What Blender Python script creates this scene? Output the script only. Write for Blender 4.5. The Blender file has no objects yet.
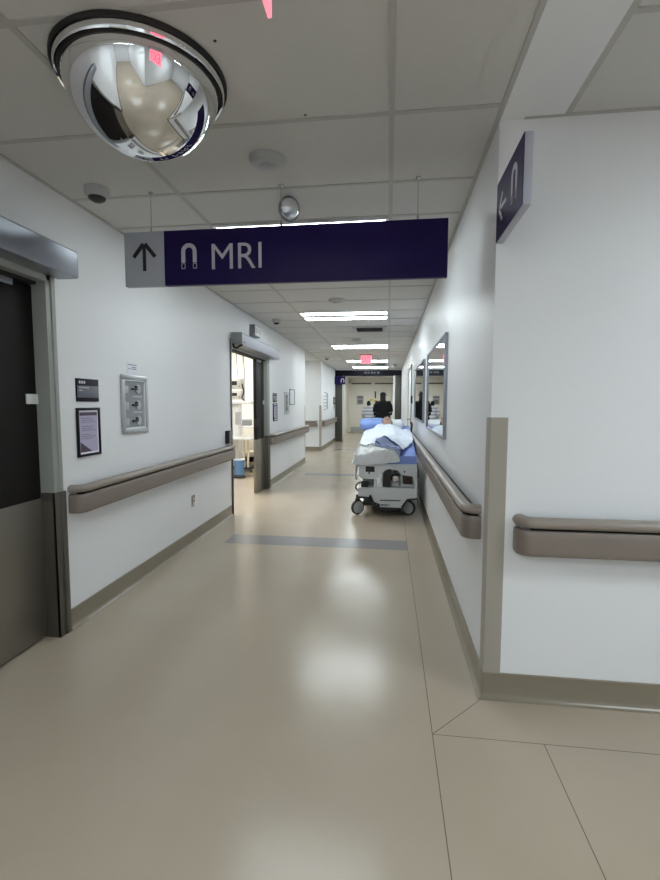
import bpy, bmesh, math, random
from mathutils import Vector, Matrix, noise as mnoise
random.seed(7)
C = bpy.context.scene.collection
PI = math.pi

# ------------------------------------------------------------------ materials
def _n(nt, t, **kw):
    n = nt.nodes.new(t)
    for k, v in kw.items(): setattr(n, k, v)
    return n

def mat(name, col, rough=.5, metal=0, spec=.5, var=.04, vscale=6, bump=0, bscale=200, emit=None, estr=0, coat=0, trans=0, alpha=1):
    m = bpy.data.materials.new(name); m.use_nodes = True
    nt = m.node_tree; b = nt.nodes['Principled BSDF']
    tc = _n(nt, 'ShaderNodeTexCoord')
    if var > 0:
        no = _n(nt, 'ShaderNodeTexNoise'); no.inputs['Scale'].default_value = vscale; no.inputs['Detail'].default_value = 3
        nt.links.new(tc.outputs['Object'], no.inputs['Vector'])
        mx = _n(nt, 'ShaderNodeMix'); mx.data_type = 'RGBA'
        nt.links.new(no.outputs['Fac'], mx.inputs['Factor'])
        mx.inputs[6].default_value = (*[max(0, c*(1-var)) for c in col], 1)
        mx.inputs[7].default_value = (*[min(1, c*(1+var)) for c in col], 1)
        nt.links.new(mx.outputs[2], b.inputs['Base Color'])
    else:
        b.inputs['Base Color'].default_value = (*col, 1)
    b.inputs['Roughness'].default_value = rough
    b.inputs['Metallic'].default_value = metal
    b.inputs['Specular IOR Level'].default_value = spec
    b.inputs['Coat Weight'].default_value = coat
    b.inputs['Transmission Weight'].default_value = trans
    b.inputs['Alpha'].default_value = alpha
    if bump > 0:
        n2 = _n(nt, 'ShaderNodeTexNoise'); n2.inputs['Scale'].default_value = bscale
        nt.links.new(tc.outputs['Object'], n2.inputs['Vector'])
        bp = _n(nt, 'ShaderNodeBump'); bp.inputs['Strength'].default_value = bump; bp.inputs['Distance'].default_value = .002
        nt.links.new(n2.outputs['Fac'], bp.inputs['Height']); nt.links.new(bp.outputs['Normal'], b.inputs['Normal'])
    if emit:
        b.inputs['Emission Color'].default_value = (*emit, 1); b.inputs['Emission Strength'].default_value = estr
    return m

def srgb(r, g, b):
    f = lambda c: (c/12.92 if c <= .04045 else ((c+.055)/1.055)**2.4)
    return tuple(f(c/255) for c in (r, g, b))

M = {}
M['wall'] = mat('wall_paint', srgb(229, 230, 232), .42, spec=.4, var=.012, vscale=2, bump=.08, bscale=90)
M['wallcream'] = mat('cream_paint', srgb(230, 228, 219), .4, var=.012, vscale=2)
M['ceiling'] = mat('ceiling_tile', srgb(206, 205, 202), .9, spec=.2, var=.03, vscale=40, bump=.3, bscale=300)
M['grid'] = mat('ceiling_bar', srgb(182, 181, 178), .6, var=.02)
M['base'] = mat('cove_base_vinyl', srgb(130, 121, 105), .26, var=.03, vscale=5)
M['rail'] = mat('taupe_vinyl', srgb(128, 117, 109), .4, var=.02, vscale=8, bump=.1, bscale=400)
M['railgrip'] = mat('taupe_grip_vinyl', srgb(146, 136, 128), .36, var=.02, vscale=8, bump=.1, bscale=400)
M['guard'] = mat('corner_guard_vinyl', srgb(162, 156, 145), .42, var=.02, vscale=6)
M['black'] = mat('black_plastic', (.008, .008, .009), .4, var=.1)
M['darkgap'] = mat('dark_gap', (.012, .011, .010), .7, var=.1)
M['rubber'] = mat('black_rubber', (.012, .012, .013), .6, var=.1)
M['wood'] = mat('dark_wood_laminate', srgb(27, 23, 22), .5, spec=.18, var=.12, vscale=5)
M['kick'] = mat('brushed_bronze_steel', srgb(132, 126, 116), .36, metal=.65, var=.05, vscale=3)
M['kickdark'] = mat('dark_steel_cover', srgb(100, 96, 89), .36, metal=.6, var=.05, vscale=3)
M['frame'] = mat('grey_painted_steel', srgb(154, 157, 153), .4, var=.015)
M['hdr'] = mat('satin_aluminium', srgb(158, 162, 171), .38, metal=.75, var=.03, vscale=2)
M['hdrend'] = mat('grey_endcap', srgb(150, 152, 154), .5, var=.03)
M['postdark'] = mat('dark_olive_post', srgb(66, 65, 58), .45, var=.04)
M['alu'] = mat('bright_aluminium', srgb(190, 192, 195), .3, metal=.8, var=.03)
M['navy'] = mat('sign_navy', srgb(31, 18, 76), .42, spec=.2, var=.03)
M['navydark'] = mat('sign_dark_navy', srgb(16, 16, 30), .5, spec=.25, var=.03)
M['signgrey'] = mat('sign_grey', srgb(172, 175, 184), .5, var=.02)
M['signtext'] = mat('sign_lettering', srgb(196, 192, 204), .5, var=.01)
M['signedge'] = mat('sign_edge', srgb(176, 178, 190), .4, metal=.2, var=.02)
M['plategrey'] = mat('plate_grey', srgb(104, 106, 118), .45, var=.03)
M['chrome'] = mat('mirror_chrome', (.86, .87, .88), .015, metal=1, var=.0)
M['mirrorgl'] = mat('mirror_glass', (.80, .82, .82), .01, metal=1, var=.0)
M['steel'] = mat('stainless_steel', (.55, .55, .56), .22, metal=1, var=.06, vscale=4)
M['white'] = mat('white_plastic', srgb(226, 227, 226), .35, var=.015)
M['offwhite'] = mat('offwhite_plastic', srgb(205, 205, 200), .4, var=.02)
M['lightgrey'] = mat('light_grey_plastic', srgb(178, 180, 182), .4, var=.03)
M['midgrey'] = mat('mid_grey_plastic', srgb(120, 122, 125), .45, var=.04)
M['backgrey'] = mat('cabinet_back_grey', srgb(138, 142, 147), .45, var=.1, vscale=25)
M['reflector'] = mat('fixture_grey_reflector', srgb(176, 178, 180), .5, var=.01)
M['bedwhite'] = mat('stretcher_white', srgb(205, 208, 210), .35, var=.02)
M['paper'] = mat('paper', srgb(228, 228, 236), .8, var=.01)
M['paperlav'] = mat('lavender_paper', srgb(176, 170, 196), .7, var=.03)
M['ink'] = mat('faded_ink', srgb(120, 110, 134), .7, var=.05)
M['inkdark'] = mat('dark_ink', srgb(84, 68, 88), .7, var=.08)
M['bluesheet'] = mat('blue_vinyl', srgb(128, 150, 218), .5, var=.05, vscale=9, bump=.2, bscale=60)
M['bluepillow'] = mat('blue_pillow_fabric', srgb(140, 170, 232), .8, var=.04, vscale=12, bump=.25, bscale=80)
M['linen'] = mat('white_linen', srgb(232, 236, 240), .85, spec=.2, var=.02, vscale=9, bump=.25, bscale=120)
M['linenshade'] = mat('shaded_white_linen', srgb(212, 213, 214), .85, spec=.2, var=.02, vscale=9, bump=.25, bscale=120)  # white linen of the foot sheet, its shade toned into the base colour
M['skin'] = mat('skin', srgb(186, 148, 130), .55, var=.06, vscale=14)
M['hair'] = mat('dark_hair', (.008, .007, .006), .85, var=.2, vscale=60)
M['coat'] = mat('black_cloth', (.007, .007, .008), .85, spec=.2, var=.2, vscale=20)
M['brown'] = mat('brown_leather', srgb(84, 62, 52), .5, var=.15, vscale=9)
M['green'] = mat('green_paint', srgb(70, 120, 86), .4, var=.05)
M['bin'] = mat('blue_plastic_liner', srgb(92, 132, 178), .45, var=.08, vscale=12)
M['beige'] = mat('beige_enamel', srgb(214, 206, 182), .4, var=.03)
M['yellow'] = mat('yellow_card', srgb(214, 190, 60), .6, var=.05)
M['posterink'] = mat('poster_grey', srgb(120, 120, 122), .7, var=.2, vscale=18)
M['lightframe'] = mat('fixture_white_enamel', srgb(226, 227, 226), .45, var=.01)
M['lens'] = mat('glowing_lens', (.9, .9, .9), .4, var=0, emit=(.87, .97, 1.0), estr=20)
M['lensdim'] = mat('dim_glowing_lens', (.9, .9, .9), .4, var=0, emit=(.87, .97, 1.0), estr=11)
M['lensnear'] = mat('near_glowing_lens', (.9, .9, .9), .4, var=0, emit=(.86, .96, 1.0), estr=30)
M['lensfar'] = mat('far_glowing_lens', (.9, .9, .9), .4, var=0, emit=(.90, .97, 1.0), estr=26)
M['lensroom'] = mat('glowing_room_lens', (.9, .9, .9), .4, var=0, emit=(1.0, .98, .93), estr=46)
M['exitred'] = mat('lit_exit_red', (.6, .05, .08), .4, var=0, emit=(1.0, .10, .17), estr=1.3)
M['exitface'] = mat('lit_exit_panel', (.8, .3, .35), .3, var=0, emit=(1.0, .22, .30), estr=1.0)
M['clearplastic'] = mat('clear_plastic', (.85, .87, .9), .08, metal=.55, var=0)
M['screen'] = mat('lit_screen', (.05, .06, .07), .2, var=0, emit=(.75, .85, 1.0), estr=.8)

def stripes_mat():
    m = bpy.data.materials.new('striped_gown'); m.use_nodes = True
    nt = m.node_tree; b = nt.nodes['Principled BSDF']; b.inputs['Roughness'].default_value = .9
    tc = _n(nt, 'ShaderNodeTexCoord'); w = _n(nt, 'ShaderNodeTexWave'); w.bands_direction = 'Z'; w.inputs['Scale'].default_value = 2.6; w.inputs['Distortion'].default_value = .6
    r = _n(nt, 'ShaderNodeValToRGB'); r.color_ramp.elements[0].color = (*srgb(140, 142, 150), 1); r.color_ramp.elements[1].color = (*srgb(200, 201, 206), 1)
    nt.links.new(tc.outputs['Object'], w.inputs['Vector']); nt.links.new(w.outputs['Fac'], r.inputs['Fac']); nt.links.new(r.outputs['Color'], b.inputs['Base Color'])
    return m
M['gown'] = stripes_mat()

def blanket_mat():
    # white cotton blanket with a woven band along its foot hem (UV v runs chest -> foot)
    m = bpy.data.materials.new('white_blanket_with_band'); m.use_nodes = True
    nt = m.node_tree; b = nt.nodes['Principled BSDF']; b.inputs['Roughness'].default_value = .9; b.inputs['Specular IOR Level'].default_value = .2
    uv = _n(nt, 'ShaderNodeTexCoord'); sp = _n(nt, 'ShaderNodeSeparateXYZ'); nt.links.new(uv.outputs['UV'], sp.inputs[0])
    r = _n(nt, 'ShaderNodeValToRGB'); cr = r.color_ramp; cr.interpolation = 'CONSTANT'
    W = (*srgb(218, 225, 236), 1); D = (*srgb(62, 70, 100), 1); G = (*srgb(132, 142, 172), 1)
    cr.elements[0].position = 0; cr.elements[0].color = W
    cr.elements[1].position = .90; cr.elements[1].color = D
    for p, c in ((.915, G), (.965, D), (.98, G)):
        e = cr.elements.new(p); e.color = c
    nt.links.new(sp.outputs['Y'], r.inputs['Fac'])
    g = _n(nt, 'ShaderNodeMath'); g.operation = 'GREATER_THAN'; g.inputs[1].default_value = .52; nt.links.new(sp.outputs['X'], g.inputs[0])
    mx = _n(nt, 'ShaderNodeMix'); mx.data_type = 'RGBA'; mx.inputs[6].default_value = W; nt.links.new(g.outputs[0], mx.inputs['Factor']); nt.links.new(r.outputs['Color'], mx.inputs[7])
    nt.links.new(mx.outputs[2], b.inputs['Base Color'])
    no = _n(nt, 'ShaderNodeTexNoise'); no.inputs['Scale'].default_value = 90; nt.links.new(uv.outputs['Object'], no.inputs['Vector'])
    bp = _n(nt, 'ShaderNodeBump'); bp.inputs['Strength'].default_value = .2; bp.inputs['Distance'].default_value = .003
    nt.links.new(no.outputs['Fac'], bp.inputs['Height']); nt.links.new(bp.outputs['Normal'], b.inputs['Normal'])
    return m
M['blanket'] = blanket_mat()

def floor_mat():
    m = bpy.data.materials.new('sheet_vinyl_floor'); m.use_nodes = True
    nt = m.node_tree; L = nt.links.new; b = nt.nodes['Principled BSDF']
    g = _n(nt, 'ShaderNodeNewGeometry'); s = _n(nt, 'ShaderNodeSeparateXYZ'); L(g.outputs['Position'], s.inputs[0])
    X, Y = s.outputs['X'], s.outputs['Y']
    def mth(op, a, b_=None, c=None):
        n = _n(nt, 'ShaderNodeMath'); n.operation = op
        for i, v in enumerate((a, b_, c)):
            if v is None: continue
            if isinstance(v, (int, float)): n.inputs[i].default_value = v
            else: L(v, n.inputs[i])
        return n.outputs[0]
    band = lambda v, lo, hi: mth('COMPARE', v, (lo+hi)/2, (hi-lo)/2)
    mul = lambda a, b_: mth('MULTIPLY', a, b_)
    mx = lambda a, b_: mth('MAXIMUM', a, b_)
    w = .0019
    diag = mth('SUBTRACT', X, mth('MULTIPLY', Y, .9375))
    seam = mul(band(X, .2-w, .2+w), band(Y, -8, 40))
    seam = mx(seam, mul(band(Y, 1.867-w, 1.867+w), band(X, .2, 9)))
    seam = mx(seam, mul(band(X, .645-w, .645+w), band(Y, -1, 1.867)))
    seam = mx(seam, mul(band(diag, -1.550-w*1.4, -1.550+w*1.4), band(Y, 1.867, 2.12)))
    st = None
    for a, c in ((4.304, 4.615), (8.66, 8.93), (13.45, 13.75)):
        k = mul(band(Y, a, c), band(X, -1.6, .2)); st = k if st is None else mx(st, k)
    no = _n(nt, 'ShaderNodeTexNoise'); no.inputs['Scale'].default_value = 2.2; no.inputs['Detail'].default_value = 5
    L(g.outputs['Position'], no.inputs['Vector'])
    fl = _n(nt, 'ShaderNodeTexNoise'); fl.inputs['Scale'].default_value = 220; L(g.outputs['Position'], fl.inputs['Vector'])
    nm = mth('ADD', mth('MULTIPLY', no.outputs['Fac'], .8), mth('MULTIPLY', fl.outputs['Fac'], .2))
    def mix(f, a, b_):
        n = _n(nt, 'ShaderNodeMix'); n.data_type = 'RGBA'
        L(f, n.inputs['Factor'])
        for i, v in ((6, a), (7, b_)):
            if isinstance(v, tuple): n.inputs[i].default_value = (*v, 1)
            else: L(v, n.inputs[i])
        return n.outputs[2]
    base = mix(nm, srgb(166, 153, 136), srgb(178, 165, 148))
    c = mix(st, base, srgb(138, 134, 134))
    c = mix(seam, c, srgb(112, 104, 94))
    L(c, b.inputs['Base Color'])
    b.inputs['Specular IOR Level'].default_value = .37
    rg = mth('ADD', .16, mth('MULTIPLY', no.outputs['Fac'], .10)); L(rg, b.inputs['Roughness'])
    n3 = _n(nt, 'ShaderNodeTexNoise'); n3.inputs['Scale'].default_value = 16; n3.inputs['Detail'].default_value = 4; L(g.outputs['Position'], n3.inputs['Vector'])
    bp = _n(nt, 'ShaderNodeBump'); bp.inputs['Strength'].default_value = .10; bp.inputs['Distance'].default_value = .01
    L(n3.outputs['Fac'], bp.inputs['Height']); L(bp.outputs['Normal'], b.inputs['Normal'])
    return m
M['floor'] = floor_mat()

# ------------------------------------------------------------------ mesh helpers
class MB:
    def __init__(s): s.bm = bmesh.new()
    def box(s, x0, y0, z0, x1, y1, z1, bev=0, seg=2):
        t = bmesh.new(); r = bmesh.ops.create_cube(t, size=1)
        for v in t.verts: v.co = Vector((x0+(v.co.x+.5)*(x1-x0), y0+(v.co.y+.5)*(y1-y0), z0+(v.co.z+.5)*(z1-z0)))
        if x1 < x0 or y1 < y0 or z1 < z0: bmesh.ops.recalc_face_normals(t, faces=t.faces)
        if bev: bmesh.ops.bevel(t, geom=list(t.edges), offset=bev, segments=seg, affect='EDGES', profile=.5)
        return s.add(t)
    def add(s, t, mtx=None):
        me = bpy.data.meshes.new('tmp'); t.to_mesh(me); t.free()
        if mtx: me.transform(mtx)
        s.bm.from_mesh(me); bpy.data.meshes.remove(me); return s
    def cyl(s, p0, p1, r0, r1=None, seg=20, bev=0):
        p0 = Vector(p0); p1 = Vector(p1); r1 = r0 if r1 is None else r1
        t = bmesh.new(); bmesh.ops.create_cone(t, cap_ends=True, segments=seg, radius1=r0, radius2=r1, depth=(p1-p0).length)
        if bev:
            es = [e for e in t.edges if all(len(f.verts) > 4 for f in e.link_faces) is False and any(len(f.verts) > 4 for f in e.link_faces)]
            bmesh.ops.bevel(t, geom=es, offset=bev, segments=2, affect='EDGES', profile=.5)
        q = Vector((0, 0, 1)).rotation_difference((p1-p0).normalized())
        return s.add(t, Matrix.Translation((p0+p1)/2) @ q.to_matrix().to_4x4())
    def lathe(s, prof, c, axis=(0, 0, 1), seg=32, cap=False):
        # prof: list of (r, h) along the axis from c
        t = bmesh.new(); rings = []
        for r, h in prof:
            if r < 1e-6: rings.append([t.verts.new((0, 0, h))])
            else: rings.append([t.verts.new((r*math.cos(2*PI*k/seg), r*math.sin(2*PI*k/seg), h)) for k in range(seg)])
        for a, b in zip(rings, rings[1:]):
            for k in range(seg):
                k2 = (k+1) % seg
                vs = [a[k % len(a)], a[k2 % len(a)], b[k2 % len(b)], b[k % len(b)]]
                vs = list(dict.fromkeys(vs))
                if len(vs) > 2: t.faces.new(vs)
        bmesh.ops.recalc_face_normals(t, faces=t.faces)
        q = Vector((0, 0, 1)).rotation_difference(Vector(axis).normalized())
        return s.add(t, Matrix.Translation(Vector(c)) @ q.to_matrix().to_4x4())
    def tube(s, pts, r, seg=10, cap=True):
        pts = [Vector(p) for p in pts]; t = bmesh.new(); rings = []
        rr = r if isinstance(r, (list, tuple)) else [r]*len(pts)
        up = Vector((0, 0, 1))
        for i, p in enumerate(pts):
            d = (pts[min(i+1, len(pts)-1)]-pts[max(i-1, 0)]).normalized()
            a = d.cross(up) if abs(d.z) < .95 else d.cross(Vector((0, 1, 0)))
            a.normalize(); b = a.cross(d)
            rings.append([t.verts.new(p+(a*math.cos(2*PI*k/seg)+b*math.sin(2*PI*k/seg))*rr[i]) for k in range(seg)])
        for A, B in zip(rings, rings[1:]):
            for k in range(seg): t.faces.new((A[k], A[(k+1) % seg], B[(k+1) % seg], B[k]))
        if cap: t.faces.new(rings[0]); t.faces.new(rings[-1])
        bmesh.ops.recalc_face_normals(t, faces=t.faces)
        return s.add(t)
    def sweep(s, path, prof, closed_prof=True):
        # path: plan points [(x,y)], prof: [(out, z)] with out measured to the RIGHT of the travel direction; mitred
        t = bmesh.new(); P = [Vector((*p, 0)) for p in path]; rings = []
        for i, p in enumerate(P):
            d0 = (p-P[i-1]).normalized() if i else (P[1]-P[0]).normalized()
            d1 = (P[i+1]-p).normalized() if i < len(P)-1 else d0
            n0 = Vector((d0.y, -d0.x, 0)); n1 = Vector((d1.y, -d1.x, 0)); n = (n0+n1)
            n = n/max(.3, n.dot(n0)) if n.length > 1e-6 else n0
            rings.append([t.verts.new((p.x+n.x*o, p.y+n.y*o, z)) for o, z in prof])
        m = len(prof)
        for A, B in zip(rings, rings[1:]):
            for k in range(m if closed_prof else m-1): t.faces.new((A[k], A[(k+1) % m], B[(k+1) % m], B[k]))
        if closed_prof: t.faces.new(rings[0]); t.faces.new(list(reversed(rings[-1])))
        bmesh.ops.recalc_face_normals(t, faces=t.faces)
        return s.add(t)
    def prism(s, poly, fn, d):
        # poly: 2-D outline; fn(a,b,t) -> 3-D point, t in (0,d)
        t = bmesh.new(); A = [t.verts.new(fn(a, b, 0)) for a, b in poly]; B = [t.verts.new(fn(a, b, d)) for a, b in poly]
        t.faces.new(A); t.faces.new(list(reversed(B)))
        for k in range(len(poly)): t.faces.new((A[k], A[(k+1) % len(poly)], B[(k+1) % len(poly)], B[k]))
        bmesh.ops.recalc_face_normals(t, faces=t.faces)
        return s.add(t)
    def ball(s, c, r, sc=(1, 1, 1), seg=20):
        t = bmesh.new(); bmesh.ops.create_uvsphere(t, u_segments=seg, v_segments=seg//2+2, radius=r)
        return s.add(t, Matrix.Translation(Vector(c)) @ Matrix.Diagonal((*sc, 1)))

def root_of(o):
    while o.parent: o = o.parent
    return o

def finish(me, sharp=35):
    for p in me.polygons: p.use_smooth = True
    me.set_sharp_from_angle(angle=math.radians(sharp))

def obj(name, mb, m, parent=None, sharp=35, origin=None):
    me = bpy.data.meshes.new(name)
    if isinstance(mb, MB): mb.bm.to_mesh(me); mb.bm.free()
    else: me = mb
    off = Vector(root_of(parent).location) if parent else Vector(origin or (0, 0, 0))
    if off.length: me.transform(Matrix.Translation(-off))
    o = bpy.data.objects.new(name, me); C.objects.link(o)
    if m: me.materials.clear(); me.materials.append(m)
    finish(me, sharp)
    if parent: o.parent = parent
    else: o.location = off
    return o

def thing(name, label, cat, loc, group=None):
    o = bpy.data.objects.new(name, None); C.objects.link(o); o.location = loc; o.empty_display_size = .1
    o['label'] = label; o['category'] = cat
    if group: o['group'] = group
    return o

def tag(o, label, cat, group=None):
    o['label'] = label; o['category'] = cat
    if group: o['group'] = group
    return o

def struct(name, mb, m, parent=None, sharp=35):
    o = obj(name, mb, m, parent, sharp)
    if not parent: o['kind'] = 'structure'
    return o

def text_mesh(body, size, bold=0.0, depth=.002):
    cu = bpy.data.curves.new('lettering', 'FONT'); cu.body = body; cu.size = size; cu.extrude = depth/2; cu.offset = bold
    o = bpy.data.objects.new('lettering_tmp', cu); C.objects.link(o)
    dg = bpy.context.evaluated_depsgraph_get(); dg.update()
    me = bpy.data.meshes.new_from_object(o.evaluated_get(dg))
    bpy.data.objects.remove(o); bpy.data.curves.remove(cu)
    return me

def place_text(name, body, x0, x1, z0, z1, fn, m, parent, depth=.002, bold=0.0):
    # fits the letters into the box x0..x1, z0..z1 of the face given by fn(u, v, out) -> world
    me = text_mesh(body, 1.0, bold, depth)
    xs = [v.co.x for v in me.vertices]; ys = [v.co.y for v in me.vertices]
    ax, bx, ay, by = min(xs), max(xs), min(ys), max(ys)
    for v in me.vertices:
        u = x0+(v.co.x-ax)/(bx-ax)*(x1-x0); w = z0+(v.co.y-ay)/(by-ay)*(z1-z0)
        v.co = Vector(fn(u, w, v.co.z+depth/2))
    me.update()
    return obj(name, me, m, parent)

# ------------------------------------------------------------------ dimensions
XL, XR, H = -1.909, .46, 2.5925
YC = 2.1536           # the wall that faces the camera beside the corridor mouth
YF = 22.15            # far double doors

# ================================================================== SETTING
mb = MB(); mb.box(-7, -6.5, -.1, 5.6, YF+.3, 0); struct('floor', mb, M['floor'])
mb = MB(); mb.box(-7, -6.5, H, 5.6, YF+.3, H+.1); struct('ceiling', mb, M['ceiling'])

# left wall with the two sliding-door openings
D1 = (.95, 2.41); D2 = (5.47, 7.17); DH = 2.06; T = .11
mb = MB()
for a, b in ((-6, D1[0]), (D1[1], D2[0]), (D2[1], 10.56)): mb.box(XL-T, a, 0, XL, b, H)
for a, b in (D1, D2): mb.box(XL-T, a, DH, XL, b, H)
struct('wall_left', mb, M['wall'])
mb = MB(); mb.box(XL-T, 13.15, 0, XL, 16.62, H); mb.box(-4.5, 13.15, 0, XL-T, 13.27, H)
struct('wall_left_far', mb, M['wall'])
mb = MB(); mb.box(-7, 10.45, 0, XL-T, 10.56, H); mb.box(-4.6, 10.56, 0, -4.5, 13.15, H)
struct('wall_recess', mb, M['wallcream'])
mb = MB(); mb.box(-7, 4.4, 0, XL-T, 4.5, H); mb.box(-7, 4.5, 0, -6.9, 10.45, H)
struct('wall_side_room', mb, M['wallcream'])
mb = MB(); mb.box(XR, YC, 0, XR+.14, 16.62, H); mb.box(XR+.14, YC, 0, 5.5, YC+.14, H); struct('wall_right', mb, M['wall'])
mb = MB(); mb.box(XR, -6, 0, XR+.14, -.6, H); mb.box(XR+.14, -.74, 0, 5.5, -.6, H); struct('wall_right_rear', mb, M['wall'])
mb = MB(); mb.box(5.4, -.6, 0, 5.5, YC, H); struct('wall_side_end', mb, M['wall'])
mb = MB(); mb.box(XL-T, -6.1, 0, XR+.14, -6, H); struct('wall_rear', mb, M['wall'])
# vestibule beyond the portal
mb = MB(); mb.box(-2.05, 16.62, 0, -1.90, YF, H); struct('wall_vestibule_left', mb, M['wallcream'])
mb = MB(); mb.box(.50, 16.62, 0, .65, YF, H); struct('wall_vestibule_right', mb, M['wallcream'])
mb = MB(); mb.box(-2.05, YF, 0, .65, YF+.1, H); struct('wall_far', mb, M['wallcream'])

# door 1 room behind
mb = MB(); mb.box(-3.4, .5, 0, XL-T, .6, H); mb.box(-3.4, 2.9, 0, XL-T, 3.0, H); mb.box(-3.5, .5, 0, -3.4, 3.0, H)
struct('wall_closet', mb, M['wallcream'])

# drywall strip in the ceiling over the side corridor mouth
mb = MB(); mb.box(XR, -.6, H-.004, .72, YC, H+.01, 0); struct('trim_1', mb, M['wall'])
# ceiling grid bars
def grid():
    mb = MB(); w = .012; z0 = H-.004
    ys = [-5.5+.61*k for k in range(12)]
    ys = [1.44-.61*k for k in range(11, -1, -1)] + [2.05, 2.66] + [3.12+.61*k for k in range(22)]
    for y in ys:
        mb.box(XL, y-w, z0, XR, y+w, H+.01)
    for x in (-1.222, 0.0): mb.box(x-w, -6, z0-.001, x+w, 16.6, H+.01)
    for x in (XL+.010, XR-.010): mb.box(x-.010, -6 if x < 0 else -.6, z0-.002, x+.010, 16.6, H+.01)
    for x in (.73, 1.95, 3.17): mb.box(x-.012, -.6, z0-.001, x+.012, YC, H+.01)
    for y in (-.2, .41, 1.02, 1.63): mb.box(.72, y-w, z0, 5.4, y+w, H+.01)
    mb.box(.56, YC-.016, z0-.002, 5.4, YC, H+.01)
    return mb
struct('ceiling_grid', grid(), M['grid'])

# cove baseboards: profile (out, z)
BP = [(0, 0), (.030, 0), (.022, .004), (.012, .014), (.007, .028), (.006, .119), (.003, .123), (0, .123)]
def baseboard(name, path): mb = MB(); mb.sweep(path, BP); return struct(name, mb, M['base'])
baseboard('baseboard_left', [(XL, 2.485), (XL, 5.43)])
baseboard('baseboard_left_middle', [(XL, 7.28), (XL, 10.56), (-2.2, 10.56)])
baseboard('baseboard_left_far', [(-4.4, 13.15), (XL, 13.15), (XL, 16.60)])
baseboard('baseboard_right', [(XR, 16.60), (XR, 10.72)])
baseboard('baseboard_right_near', [(XR, 9.25), (XR, YC), (5.3, YC)])
baseboard('baseboard_side_room', [(-6.8, 10.45), (-2.1, 10.45)][::-1])
baseboard('baseboard_left_near', [(XL, -6), (XL, .86)])

# ------------------------------------------------------------------ sliding doors with frames
def door_set(n, y0, y1, leaf_y0, leaf_y1, leaf_x, plate, tall_gap):
    d = bpy.data.objects.new('door_%d' % n, None); C.objects.link(d); d.location = (XL, (y0+y1)/2, 0); d['kind'] = 'structure'
    cs = {1: .058, -1: .058} if n == 1 else {1: .088, -1: .016}; zk = .862; zt = 2.075
    # frame: face casing with a raised outer lip, reveal lining and head
    mb = MB()
    for s, y in ((1, y1), (-1, y0)):
        c = cs[s]; lp = min(.036, c*.5)
        a, b = sorted((y, y+s*c)); mb.box(XL-.001, a, zk, XL+.012, b, zt+cs[1], .002)
        a, b = sorted((y+s*(c-lp), y+s*c)); mb.box(XL-.001, a, zk, XL+.020, b, zt+cs[1], .003)
        a, b = sorted((y-s*.006, y+s*.001)); mb.box(XL-T-.004, a, zk, XL+.011, b, zt, .001)
    mb.box(XL-.001, y0-cs[-1], zt-.015, XL+.012, y1+cs[1], zt+cs[1], .002)
    mb.box(XL-T-.004, y0, zt-.022, XL+.011, y1, zt-.014)
    obj('door_frame', mb, M['frame'], d)
    for s, y in ((1, y1), (-1, y0)):
        mb = MB()
        c = cs[s]+(.010 if n == 1 else 0); lp = min(.040, c*.5)
        a, b = sorted((y-s*.010, y+s*c)); mb.box(XL-.001, a, 0, XL+.016, b, zk, .002)
        a, b = sorted((y+s*(c-lp), y+s*(c+.006))); mb.box(XL-.001, a, 0, XL+.024, b, zk, .004)
        a, b = sorted((y-s*.010, y+s*.001)); mb.box(XL-T-.004, a, 0, XL+.015, b, zk, .001)
        obj('frame_kick_cover', mb, M['kickdark'], d)
    if leaf_y1-leaf_y0 > 0:
        lf = MB(); lf.box(leaf_x-.045, leaf_y0, .012, leaf_x, leaf_y1, 2.03, .003); o = obj('door_leaf', lf, M['wood'], d)
        k = MB(); k.box(leaf_x-.047, leaf_y0-.001, .014, leaf_x+.002, leaf_y1+.001, .83, .002); obj('kick_plate', k, M['kick'], o)
        e = MB(); e.box(leaf_x-.040, leaf_y0+.05, 2.0, leaf_x+.008, leaf_y1-.16, 2.035, .002); obj('hanger_rail', e, M['hdr'], d)
        g = MB(); g.box(leaf_x-.060, y0-.3 if n == 1 else y0, 2.036, leaf_x+.03, y1-.01 if n == 2 else y1+.1, 2.058); obj('door_track', g, M['darkgap'], d)
        if plate:
            p = MB(); p.box(leaf_x, plate[0], plate[2], leaf_x+.012, plate[1], plate[3], .002); obj('latch_plate', p, M['white'], o)
        return d, o
    return d, None
door_set(1, D1[0], D1[1], .93, 2.43, -1.985, (2.325, 2.405, 1.372, 1.428), True)
d2, leaf2 = door_set(2, 5.47, 7.17, 6.74, 7.168, -1.962, None, True)
mb = MB(); mb.box(-1.995, 6.732, 1.02, -1.955, 6.744, 1.14, .003); mb.box(-1.964, 6.74, 1.03, -1.953, 6.78, 1.13, .003); obj('flush_pull', mb, M['black'], leaf2)
mb = MB(); mb.box(-1.962, 7.105, 1.36, -1.950, 7.165, 1.42, .002); obj('latch_plate', mb, M['white'], d2)

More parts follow.
